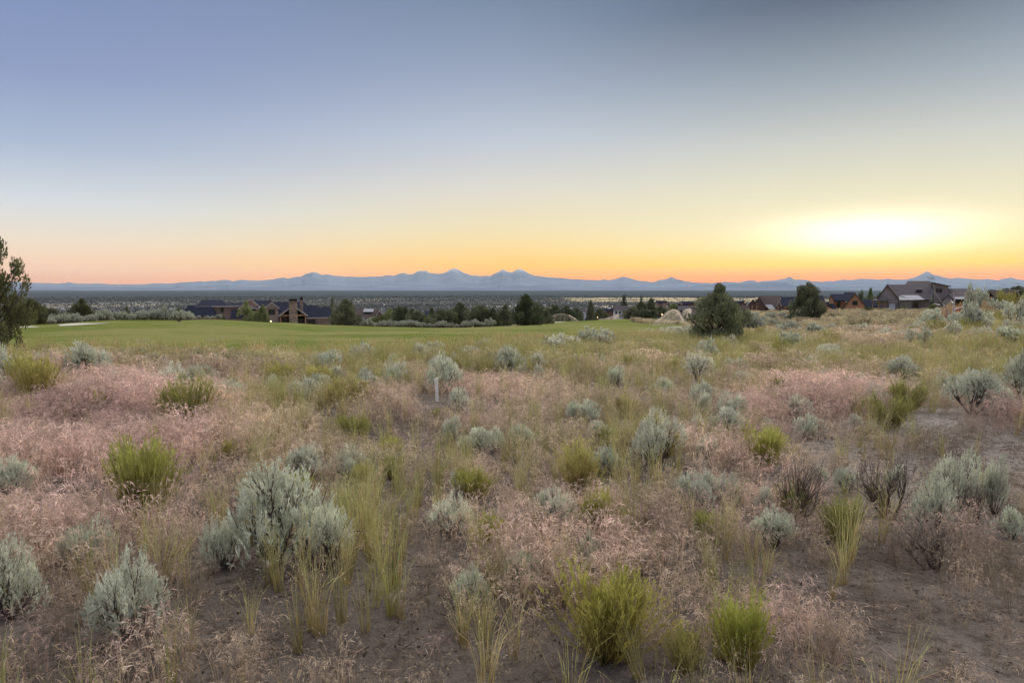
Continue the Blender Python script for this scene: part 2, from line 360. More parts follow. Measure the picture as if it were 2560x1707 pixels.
def mountains(name, prof, Yc, front, back, rows, rough, base):
    pxs = np.arange(-420.0, 2980.0, 2.5); pys = np.interp(pxs, [q[0] for q in prof], [q[1] for q in prof])
    rg = np.random.default_rng(5)
    pys = pys + np.interp(pxs, np.arange(-800, 3400, 9.0), rg.normal(0, .45, 467)) * rough
    xs = (pxs - CX) / F * Yc; H = Yc * (HOR - pys) / F - base + EYE
    tt = np.concatenate([np.linspace(-1, 0, rows), np.linspace(.25, 1, 4)])
    V = []
    nz = [np.interp(pxs, np.arange(-800, 3400, 16.0), rg.normal(0, 1, 263)) for _ in tt]
    acc = np.zeros(len(pxs))
    for k, tv in enumerate(tt):
        g = (1 - abs(tv)) ** 1.35
        acc = acc * .6 + nz[k] * .4
        hh = H * g * (1 + (.10 * acc if tv != 0 else 0) * min(1, abs(tv) * 6)) - (0 if abs(tv) < .99 else 60)
        yy = Yc + (tv * front if tv < 0 else tv * back)
        V.append(np.stack([xs * (yy / Yc), np.full_like(xs, yy) + (nz[k] * front * .02 if tv != 0 else 0), base + hh], -1))
    V = np.array(V); nr, nc = len(tt), len(pxs)
    i, j = np.meshgrid(np.arange(nr - 1), np.arange(nc - 1), indexing='ij'); a = i * nc + j
    o = link(name, mesh_np(name, V.reshape(-1, 3), np.stack([a, a + 1, a + nc + 1, a + nc], -1).reshape(-1, 4), M_MTN, smooth=True))
    return tag(o, kind='structure')
mountains('mountain_range', SKYL, 52000.0, 14000.0, 5500.0, 14, 1.0, -110.0)
mountains('foothills', FOOT, 30000.0, 3500.0, 3500.0, 6, .7, -110.0)

# ------------------------------------------------------------------ air
def haze():
    m = bpy.data.materials.new("haze_air"); m.use_nodes = True; n = m.node_tree.nodes; n.clear()
    pv = n.new('ShaderNodeVolumePrincipled'); pv.inputs['Color'].default_value = (.70, .84, 1.0, 1); pv.inputs['Density'].default_value = HAZE
    pv.inputs['Anisotropy'].default_value = 0.1
    o = n.new('ShaderNodeOutputMaterial'); m.node_tree.links.new(pv.outputs[0], o.inputs['Volume'])
    X = HAZE_R; z0, z1 = -172.0, HAZE_TOP
    v = [(-X, -X, z0), (X, -X, z0), (X, X, z0), (-X, X, z0), (-X, -X, z1), (X, -X, z1), (X, X, z1), (-X, X, z1)]
    f = [(3, 2, 1, 0), (4, 5, 6, 7), (0, 1, 5, 4), (1, 2, 6, 5), (2, 3, 7, 6), (3, 0, 4, 7)]
    ob = link('haze', mesh_np('haze', v, f, m)); tag(ob, kind='stuff', label='thin blue evening haze over the valley', cat='haze')
haze()

# ------------------------------------------------------------------ plant shapes (numpy quads)
class Veg:
    def __init__(s): s.v = []; s.c = []
    def leaves(s, p, d, L, W, c, rg, bend=0.0):
        n = len(p); d = d / (np.linalg.norm(d, axis=1, keepdims=True) + 1e-9)
        q = rg.normal(size=(n, 3)); side = np.cross(d, q); side /= (np.linalg.norm(side, axis=1, keepdims=True) + 1e-9)
        L = np.broadcast_to(np.asarray(L, float), (n,))[:, None]; W = np.broadcast_to(np.asarray(W, float), (n,))[:, None]
        m = p + d * L * .5; e = p + d * L
        if np.any(bend): e = e + np.array([0, 0, -1.0]) * (np.broadcast_to(np.asarray(bend, float), (n,))[:, None]) * L
        quad = np.stack([p, m + side * W * .5, e, m - side * W * .5], 1)
        s.v.append(quad); s.c.append(np.broadcast_to(np.asarray(c, float).reshape(-1, 1, 3), (n, 4, 3)))
    def strip(s, pts, w, c0, c1, rg):
        # pts (k, n, 3): n curved blades of k points
        k, n, _ = pts.shape; d = pts[-1] - pts[0]; q = rg.normal(size=(n, 3)); q[:, 2] *= .2
        side = np.cross(d, q); side /= (np.linalg.norm(side, axis=1, keepdims=True) + 1e-9)
        ww = np.linspace(1, .25, k); w = np.broadcast_to(np.asarray(w, float), (n,))[:, None]
        c0 = np.broadcast_to(np.asarray(c0, float).reshape(-1, 3), (n, 3)); c1 = np.broadcast_to(np.asarray(c1, float).reshape(-1, 3), (n, 3))
        for i in range(k - 1):
            a, b = pts[i], pts[i + 1]
            s.v.append(np.stack([a - side * w * ww[i] * .5, a + side * w * ww[i] * .5, b + side * w * ww[i + 1] * .5, b - side * w * ww[i + 1] * .5], 1))
            f0, f1 = i / (k - 1), (i + 1) / (k - 1); ca = c0 * (1 - f0) + c1 * f0; cb = c0 * (1 - f1) + c1 * f1
            s.c.append(np.stack([ca, ca, cb, cb], 1))
    def mesh(s, name, m):
        v = np.concatenate(s.v); c = np.concatenate(s.c); n = len(v)
        return mesh_np(name, v.reshape(-1, 3), np.arange(n * 4).reshape(n, 4), m, c.reshape(-1, 3))
def tubes(name, segs, m, sides=5):
    # segs: list of (points list, radii list)
    V, Fq = [], []
    for pts, rad in segs:
        pts = [Vector(p) for p in pts]; base = len(V)
        for i, p in enumerate(pts):
            d = (pts[min(i + 1, len(pts) - 1)] - pts[max(i - 1, 0)]).normalized()
            u = d.orthogonal().normalized(); w = d.cross(u)
            for k in range(sides):
                a = 2 * math.pi * k / sides; V.append(p + (u * math.cos(a) + w * math.sin(a)) * rad[i])
        for i in range(len(pts) - 1):
            for k in range(sides):
                a = base + i * sides + k; b = base + i * sides + (k + 1) % sides
                Fq.append((a, b, b + sides, a + sides))
    return mesh_np(name, [tuple(v) for v in V], Fq, m, smooth=True)
def unit(rg, n):
    q = rg.normal(size=(n, 3)); return q / np.linalg.norm(q, axis=1, keepdims=True)

def sage_meshes(seed, shoots=620, open_=0.0, tall=.62, leafL=.036, leafW=.0095):
    rg = np.random.default_rng(seed); vg = Veg(); segs = []
    nl = rg.integers(8, 13)
    lob = []
    for k in range(nl):
        a = rg.uniform(0, 2 * math.pi); rr = .36 * math.sqrt(rg.uniform(0, 1)); s = rg.uniform(.14, .24)
        zc = tall * rg.uniform(.42, .80) * (1 - .45 * (rr / .36) ** 2)
        lob.append((rr * math.cos(a), rr * math.sin(a), zc, s, s * rg.uniform(.9, 1.3)))
    for (x, y, z, s, sz) in lob:
        n = int(shoots / nl * (s / .19)); d = unit(rg, n); d[:, 2] = np.abs(d[:, 2]) * 1.15 - .30
        p = np.stack([x + d[:, 0] * s, y + d[:, 1] * s, z + d[:, 2] * sz], 1) * rg.uniform(.90, 1.0, (n, 1))
        up = d * .55 + np.array([0, 0, 1.0]) + rg.normal(0, .22, (n, 3)); up /= np.linalg.norm(up, axis=1, keepdims=True)
        L = rg.uniform(.06, .15, n); p0 = p - up * L[:, None] * .5
        hue = rg.uniform(.8, 1.12, (n, 1)) * np.array([[1.0, 1.0, 1.0]])
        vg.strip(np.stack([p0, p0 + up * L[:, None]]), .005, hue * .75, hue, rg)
        for j in range(11):
            f = rg.uniform(.05, 1.0, n); b = p0 + up * (L * f)[:, None]
            ld = up * 1.0 + unit(rg, n) * .65
            vg.leaves(b, ld, leafL * rg.uniform(.7, 1.25, n), leafW * rg.uniform(.8, 1.2, n), hue * rg.uniform(.85, 1.1, (n, 1)), rg)
        # limb from the root to this lobe
        mid = Vector((x * .45 + rg.normal(0, .03), y * .45 + rg.normal(0, .03), z * .35)); top = Vector((x, y, z))
        segs.append(([Vector((rg.normal(0, .015), rg.normal(0, .015), -.06)), mid, (mid + top) / 2 + Vector(rg.normal(0, .02, 3)), top], [.022, .015, .010, .005]))
        for j in range(8):
            e = top + Vector((rg.normal(0, s * .6), rg.normal(0, s * .6), abs(rg.normal(0, sz * .5))))
            st = mid.lerp(top, rg.uniform(.2, .9)); segs.append(([st, (st + e) / 2 + Vector(rg.normal(0, .02, 3)), e], [.006, .004, .002]))
    return vg.mesh('sage_foliage', M_VEG), tubes('sage_wood', segs, M_BARK, 4)
def rabbit_meshes(seed, n=330, tall=.75):
    rg = np.random.default_rng(seed); vg = Veg()
    nb = rg.integers(5, 8); ba = rg.uniform(0, 6.28, nb); br = rg.uniform(.1, .33, nb); bh = rg.uniform(.75, 1.1, nb) * tall
    k = rg.integers(0, nb, n); a = rg.uniform(0, 6.28, n)
    tx = br[k] * np.cos(ba[k]) + rg.normal(0, .09, n); ty = br[k] * np.sin(ba[k]) + rg.normal(0, .09, n)
    top = np.stack([tx, ty, bh[k] * (1 - 1.6 * (np.hypot(tx - br[k] * np.cos(ba[k]), ty - br[k] * np.sin(ba[k]))) ** 1) * rg.uniform(.75, 1.0, n)], 1)
    b0 = np.stack([tx * .18 + rg.normal(0, .02, n), ty * .18 + rg.normal(0, .02, n), np.full(n, -.02)], 1)
    m = b0 * .4 + top * .6; m[:, 2] -= .06 * tall
    g = rg.uniform(.75, 1.15, (n, 1)) * np.ones((1, 3)); brn = np.array([[.95, .75, .75]]) * g
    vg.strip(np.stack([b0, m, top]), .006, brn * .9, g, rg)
    up = top - m; up /= np.linalg.norm(up, axis=1, keepdims=True)
    for j in range(16):
        f = rg.uniform(.30, 1.02, n) if j > 5 else rg.uniform(.75, 1.03, n)
        f = f[:, None]; p = np.where(f < .6, b0 + (m - b0) * f / .6, m + (top - m) * (f - .6) / .4)
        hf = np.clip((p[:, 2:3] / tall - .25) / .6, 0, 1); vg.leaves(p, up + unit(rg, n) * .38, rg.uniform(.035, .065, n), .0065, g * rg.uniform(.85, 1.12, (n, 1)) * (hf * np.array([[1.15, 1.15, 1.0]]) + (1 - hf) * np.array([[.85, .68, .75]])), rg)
    segs = [([(0, 0, -.05), (rg.normal(0, .06), rg.normal(0, .06), .1), (br[i] * math.cos(ba[i]) * .6, br[i] * math.sin(ba[i]) * .6, bh[i] * .45)], [.018, .012, .004]) for i in range(nb)]
    return vg.mesh('rabbitbrush_foliage', M_VEG), tubes('rabbitbrush_wood', segs, M_BARK, 4)
def bunch_mesh(seed, n=150, L=.75, spread=.16):
    rg = np.random.default_rng(seed); vg = Veg()
    a = rg.uniform(0, 6.28, n); r = spread * .5 * np.sqrt(rg.uniform(0, 1, n)); b = np.stack([r * np.cos(a), r * np.sin(a), np.full(n, -.02)], 1)
    l = L * rg.uniform(.35, 1.0, n) ** .8; lean = rg.uniform(0, .28, n) + .5 * r
    out = np.stack([np.cos(a + rg.normal(0, .5, n)), np.sin(a + rg.normal(0, .5, n)), np.zeros(n)], 1)
    p1 = b + out * (lean * l * .25)[:, None] + np.array([0, 0, 1.0]) * (l * .4)[:, None]
    p2 = b + out * (lean * l * .65)[:, None] + np.array([0, 0, 1.0]) * (l * .75)[:, None]
    p3 = b + out * (lean * l * 1.25)[:, None] + np.array([0, 0, 1.0]) * (l * (.98 - lean * .35))[:, None]
    g = rg.uniform(.7, 1.2, (n, 1)) * np.array([[1.0, 1.0, 1.0]]); straw = np.where(rg.uniform(0, 1, (n, 1)) < .3, 1.0, 0.0)
    tip = g * (1 - straw) + straw * np.array([[1.7, 1.25, 1.2]]) * g * .8; base = g * np.array([[1.05, .80, .75]]) * .85
    vg.strip(np.stack([b, p1, p2, p3]), rg.uniform(.003, .006, n), base, tip, rg)
    h = rg.uniform(0, 1, n) < .22; nh = int(h.sum()); d = (p3 - p2)[h]; d /= np.linalg.norm(d, axis=1, keepdims=True)
    for j in range(8):
        f = rg.uniform(0, .12, nh)[:, None]; vg.leaves(p3[h] - d * f + d * .02, d + unit(rg, nh) * .25, rg.uniform(.014, .022, nh), .0038, np.array([[1.25, 1.08, 1.25]]) * g[h], rg)
    return vg.mesh('bunchgrass_blades', None)
def cheat_mesh(seed, n=16, thick=1.0, H=.36):
    rg = np.random.default_rng(seed); vg = Veg()
    a = rg.uniform(0, 6.28, n); r = .085 * np.sqrt(rg.uniform(0, 1, n)); b = np.stack([r * np.cos(a), r * np.sin(a), np.full(n, -.01)], 1)
    l = H * rg.uniform(.4, 1.0, n); o = np.stack([np.cos(a + rg.normal(0, .9, n)), np.sin(a + rg.normal(0, .9, n)), np.zeros(n)], 1); ln = rg.uniform(.0, .36, n)
    Z = np.array([0, 0, 1.0])
    p1 = b + o * (l * ln * .3)[:, None] + Z * (l * .5)[:, None]; p2 = b + o * (l * ln * .8)[:, None] + Z * (l * .88)[:, None]; p3 = b + o * (l * (ln + .22))[:, None] + Z * (l * .90)[:, None]
    g = rg.uniform(.7, 1.25, (n, 1)) * np.ones((1, 3))
    vg.strip(np.stack([b, p1, p2, p3]), .0028 * thick, g * np.array([[.95, .95, .8]]), g, rg)
    for j in range(9):
        f = rg.uniform(0, 1, n)[:, None]; p = np.where(f < .5, p1 + (p2 - p1) * (.35 + 1.3 * f), p2 + (p3 - p2) * (f - .5) * 2)
        d = o * .55 + unit(rg, n) * .6 + Z * rg.uniform(-.55, .75, n)[:, None]
        vg.leaves(p, d, rg.uniform(.022, .045, n), .0055 * thick * rg.uniform(.7, 1.2, n), g * rg.uniform(.85, 1.25, (n, 1)), rg, .25)
    # curled dead leaves at the foot
    m = 10; q = np.stack([rg.normal(0, .06, m), rg.normal(0, .06, m), rg.uniform(0, .04, m)], 1)
    vg.leaves(q, unit(rg, m) + Z * .4, rg.uniform(.05, .11, m), .004 * thick, np.array([[.9, .9, .85]]), rg, .3)
    return vg.mesh('cheatgrass_stems', None)
ENV = {'bush': ([0, .12, .35, .55, .70, .80, .90, 1], [.40, .49, .50, .44, .30, .13, .07, .02]), 'cone': ([0, .1, .3, .5, .7, .85, 1], [.38, .49, .46, .37, .25, .13, .02]),
       'round': ([0, .15, .4, .6, .8, .92, 1], [.34, .47, .50, .46, .33, .18, .05]), 'spire': ([0, .1, .4, .7, .9, 1], [.38, .5, .42, .28, .13, .03]), 'open': ([0, .15, .4, .6, .8, 1], [.30, .46, .50, .40, .26, .05])}
def juniper_meshes(seed, n=5200, leaf=.06, shape='cone', leaders=3, clumps=90, rad=.10, ragged=.16):
    # unit height and unit width: foliage clumps on limbs inside an uneven envelope
    rg = np.random.default_rng(seed); vg = Veg(); segs = []; ez, ew = ENV[shape]
    segs.append(([(0, 0, -.04), (rg.normal(0, .02), rg.normal(0, .02), .3), (rg.normal(0, .02), rg.normal(0, .02), .65), (0, 0, .97)], [.042, .034, .018, .004]))
    lobes = rg.uniform(0, 6.28, 5); amp = rg.uniform(.05, ragged, 5)
    C = []
    for k in range(clumps):
        z = rg.uniform(0.02, 1) ** 1.15 * .97; a = rg.uniform(0, 6.28)
        w = np.interp(z, ez, ew) * (1 + sum(amp[i] * math.sin((i + 2) * a + lobes[i] + 5 * z) for i in range(5)) + rg.normal(0, ragged * .6))
        rr = w * math.sqrt(rg.uniform(.12, 1.0)); C.append((rr * math.cos(a), rr * math.sin(a), z, rad * rg.uniform(.65, 1.2) * (.45 + .55 * min(1, w / .35))))
    for k in range(leaders):
        a = rg.uniform(0, 6.28); rr = rg.uniform(.12, .32); h = rg.uniform(.70, .95) * (1 - .5 * rr)
        for q in range(4): C.append((rr * math.cos(a), rr * math.sin(a), h - .07 * q, .022 + .016 * q))
    for q in range(7): C.append((rg.normal(0, .008), rg.normal(0, .008), .985 - .035 * q, .012 + .011 * q))
    tot = sum(c[3] ** 2 for c in C); P_, D_, S_ = [], [], []
    for (x, y, z, r) in C:
        m = max(6, int(n * r * r / tot)); d = unit(rg, m); p = np.array([x, y, z]) + d * np.array([1, 1, 1.25]) * r * (rg.uniform(0.15, 1, (m, 1)) ** .45)
        out = np.array([x, y, .15]); P_.append(p); D_.append(d * .6 + np.array([0, 0, .8]) + out * .9 + unit(rg, m) * .35); S_.append(np.full(m, rg.uniform(.72, 1.25)))
        if r > .05 or rg.uniform() < .4:
            st = Vector((0, 0, max(.02, z - .6 * math.hypot(x, y) - .05))); en = Vector((x, y, z)); segs.append(([st, (st + en) / 2 + Vector((0, 0, -.03)), en], [.012, .008, .003]))
    p = np.concatenate(P_); d = np.concatenate(D_); s_ = np.concatenate(S_); k = p[:, 2] > 0; p, d, s_ = p[k], d[k], s_[k]; m = len(p)
    c = (s_ * rg.uniform(.75, 1.25, m))[:, None] * np.ones((1, 3))
    vg.leaves(p, d, leaf * rg.uniform(.6, 1.4, m), leaf * .42 * rg.uniform(.7, 1.2, m), c, rg)
    return vg.mesh('juniper_crown', M_CONIFER), tubes('juniper_trunk', segs, M_BARK, 5)

# ------------------------------------------------------------------ scattering of what nobody could count
def scatter(name, pts, rot, scale, tint, vid, variants, material, label, cat):
    me = bpy.data.meshes.new(name); n = len(pts)
    me.vertices.add(n); me.vertices.foreach_set('co', np.asarray(pts, np.float32).ravel())
    for nm, ty, arr, key in (('rot', 'FLOAT_VECTOR', rot, 'vector'), ('scl', 'FLOAT', scale, 'value'), ('vid', 'INT', vid, 'value')):
        at_ = me.attributes.new(nm, ty, 'POINT'); at_.data.foreach_set(key, np.ascontiguousarray(arr, np.int32 if ty == 'INT' else np.float32).ravel())
    ca = me.attributes.new('tint', 'FLOAT_COLOR', 'POINT'); c = np.ones((n, 4), np.float32); c[:, :3] = tint; ca.data.foreach_set('color', c.ravel())
    ob = link(name, me); tag(ob, kind='stuff', label=label, cat=cat)
    src = bpy.data.collections.new(name + '_source')
    for k, vm in enumerate(variants):
        if not vm.materials: vm.materials.append(material)
        so_ = bpy.data.objects.new('%s_%02d' % (vm.name.split('.')[0], k), vm); src.objects.link(so_)
    ng = bpy.data.node_groups.new(name, 'GeometryNodeTree')
    ng.interface.new_socket('Geometry', in_out='INPUT', socket_type='NodeSocketGeometry'); ng.interface.new_socket('Geometry', in_out='OUTPUT', socket_type='NodeSocketGeometry')
    nn, ll = ng.nodes, ng.links
    gi, go = nn.new('NodeGroupInput'), nn.new('NodeGroupOutput')
    ci = nn.new('GeometryNodeCollectionInfo'); ci.inputs['Collection'].default_value = src; ci.inputs['Separate Children'].default_value = True; ci.inputs['Reset Children'].default_value = True
    ip = nn.new('GeometryNodeInstanceOnPoints'); ip.inputs['Pick Instance'].default_value = True
    def attr(nm, ty):
        a = nn.new('GeometryNodeInputNamedAttribute'); a.data_type = ty; a.inputs['Name'].default_value = nm; return a.outputs['Attribute']
    er = nn.new('FunctionNodeEulerToRotation'); ll.new(attr('rot', 'FLOAT_VECTOR'), er.inputs[0])
    ll.new(gi.outputs[0], ip.inputs['Points']); ll.new(ci.outputs[0], ip.inputs['Instance']); ll.new(attr('vid', 'INT'), ip.inputs['Instance Index'])
    ll.new(er.outputs[0], ip.inputs['Rotation']); ll.new(attr('scl', 'FLOAT'), ip.inputs['Scale']); ll.new(ip.outputs[0], go.inputs[0])
    md = ob.modifiers.new('scatter', 'NODES'); md.node_group = ng
    return ob
def blob(px, py, lst):
    o = np.zeros_like(px)
    for (cx, cy, rx, ry, a) in lst:
        d = ((px - cx) / rx) ** 2 + ((py - cy) / ry) ** 2; o = np.maximum(o, a * np.exp(-d ** 1.5))
    return o
BARE = [(2300,1420,240,60,.8),(1900,1440,120,60,.8),(2250,1690,400,60,.7),(1500,1640,60,50,.5),(350,1590,140,60,.6),(80,1540,90,40,.5),(2470,1150,190,120,.97),(2330,1080,120,50,.85),(1960,1125,170,32,.7),(2120,1490,300,100,.93),(2420,1610,260,130,.9),(1040,1480,60,190,.88),(1030,1250,45,60,.6),(720,1600,120,90,.8),(520,1570,130,70,.7),
        (110,1650,170,70,.75),(1290,1215,60,50,.6),(1600,1300,70,110,.55),(2520,1350,120,150,.8),(1000,1640,90,90,.7),(620,1420,70,60,.5),(1780,1060,70,30,.4)]
PINK = [(280,1080,430,230,1.0),(150,1330,330,130,.75),(600,950,250,60,.8),(2010,1010,250,85,.95),(2500,1060,110,70,.95),(1850,1120,160,90,.7),(1250,1340,280,170,.5),(2220,860,320,45,.6),(1500,900,300,50,.5),(1950,1600,200,110,.7),
        (1150,1010,250,110,.6),(1500,1420,250,160,.5),(1950,1300,250,110,.55),(420,905,420,40,.8),(1750,830,500,25,.6),(300,1680,300,80,.5),(2350,1390,140,60,.6)]
GREEN = [(1500,950,260,50,.7),(1000,960,160,60,.6),(2050,920,300,50,.8),(1750,870,350,30,.8),(640,1560,60,120,.8),(800,1630,60,90,.8),(2100,1380,40,60,.5),(2060,1540,40,60,.6),(560,1100,60,120,.6),(1270,1190,60,80,.6),(720,1080,150,170,1.0),(930,1350,110,260,1.0),(690,1480,80,170,.7),(1110,1150,100,150,.8),(1230,895,520,60,1.0),(1900,900,420,65,.9),(2440,900,220,70,1.0),(480,868,330,22,.8),(1330,1060,320,90,.5),(940,1610,100,120,1.0),
         (1220,1630,80,110,.8),(1620,1180,140,110,.6),(830,930,200,60,.6),(1700,960,260,60,.6),(2150,800,420,22,.9),(1800,1480,60,120,.5),(2250,950,140,50,.5)]
def wedge(r0, r1, dens, a0=-41, a1=41):
    A = math.radians(a1 - a0) / 2 * (r1 * r1 - r0 * r0); n = int(A * dens)
    r = np.sqrt(rng.uniform(r0 * r0, r1 * r1, n)); a = np.radians(rng.uniform(a0, a1, n)); x = r * np.sin(a); y = r * np.cos(a); z = gz(x, y)
    px, py, zc = proj(x, y, z); return x, y, z, px, py, r
def noise2(x, y, s, k=0.0):
    return .5 + .25 * (np.sin(x / s + 1.7 * np.sin(y / s * .9 + k)) + np.sin(y / s * 1.1 + 1.3 * np.sin(x / s * .8 + 2 + k)))
# ------------------------------------------------------------------ shrubs, each a thing of its own
SPOTS = []
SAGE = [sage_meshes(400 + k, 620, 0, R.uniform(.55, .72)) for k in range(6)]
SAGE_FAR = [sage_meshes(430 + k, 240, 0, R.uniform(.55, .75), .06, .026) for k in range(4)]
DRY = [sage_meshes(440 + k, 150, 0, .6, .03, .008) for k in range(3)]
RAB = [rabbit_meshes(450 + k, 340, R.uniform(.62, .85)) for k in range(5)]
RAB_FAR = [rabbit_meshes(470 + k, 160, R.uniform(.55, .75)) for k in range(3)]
C_SAGE = [(.71, .73, .57), (.65, .68, .53), (.75, .755, .60), (.66, .685, .55)]
C_RAB = [(.40, .40, .12), (.46, .45, .15), (.32, .335, .115), (.48, .45, .165)]
C_DRY = (.30, .245, .205)
def extent(me):
    v = np.empty(len(me.vertices) * 3, np.float32); me.vertices.foreach_get('co', v); v = v.reshape(-1, 3)
    return float(np.percentile(np.hypot(v[:, 0], v[:, 1]), 93) * 2), float(np.percentile(v[:, 2], 98.5))
EXT = {m_[0].name: extent(m_[0]) for L_ in (SAGE, SAGE_FAR, RAB, RAB_FAR, DRY) for m_ in L_}
def shrub(kind, px, py, w, h, label, group=None, col=None, pos=None, Wm=None, Hm=None, far=None):
    p = ground(px, py) if pos is None else pos
    zc = p.y * cp - (p.z - EYE) * sp
    W = w * zc / F if Wm is None else Wm; H = h * zc / F if Hm is None else Hm
    SPOTS.append((p.x, p.y, W if kind != 'd' else W * .25)); far = zc > 16 if far is None else far
    lib = {'s': SAGE_FAR if far else SAGE, 'r': RAB_FAR if far else RAB, 'd': DRY}[kind]
    fol, wood = R.choice(lib)
    nm = {'s': 'sagebrush', 'r': 'rabbitbrush', 'd': 'dry_shrub'}[kind]
    root = empty(nm, p + Vector((0, 0, -.01)))
    ew, eh = EXT[fol.name]; root.scale = (W / ew, W / ew, H / eh); root.rotation_euler = (0, 0, R.uniform(0, 6.28))
    f = link('foliage', fol, root); wd = link('woody_stem', wood, root)
    c = col or (R.choice(C_SAGE) if kind == 's' else R.choice(C_RAB) if kind == 'r' else C_DRY); b = R.uniform(.9, 1.1) * .9
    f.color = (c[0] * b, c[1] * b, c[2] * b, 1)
    tag(root, label, 'shrub', group); return root
D = 1.0884
def sh(kind, cx, base, w, h, label, group=None, col=None): return shrub(kind, cx * D, base * D, w * D * 1.08, h * D * 1.2, label, group, col)
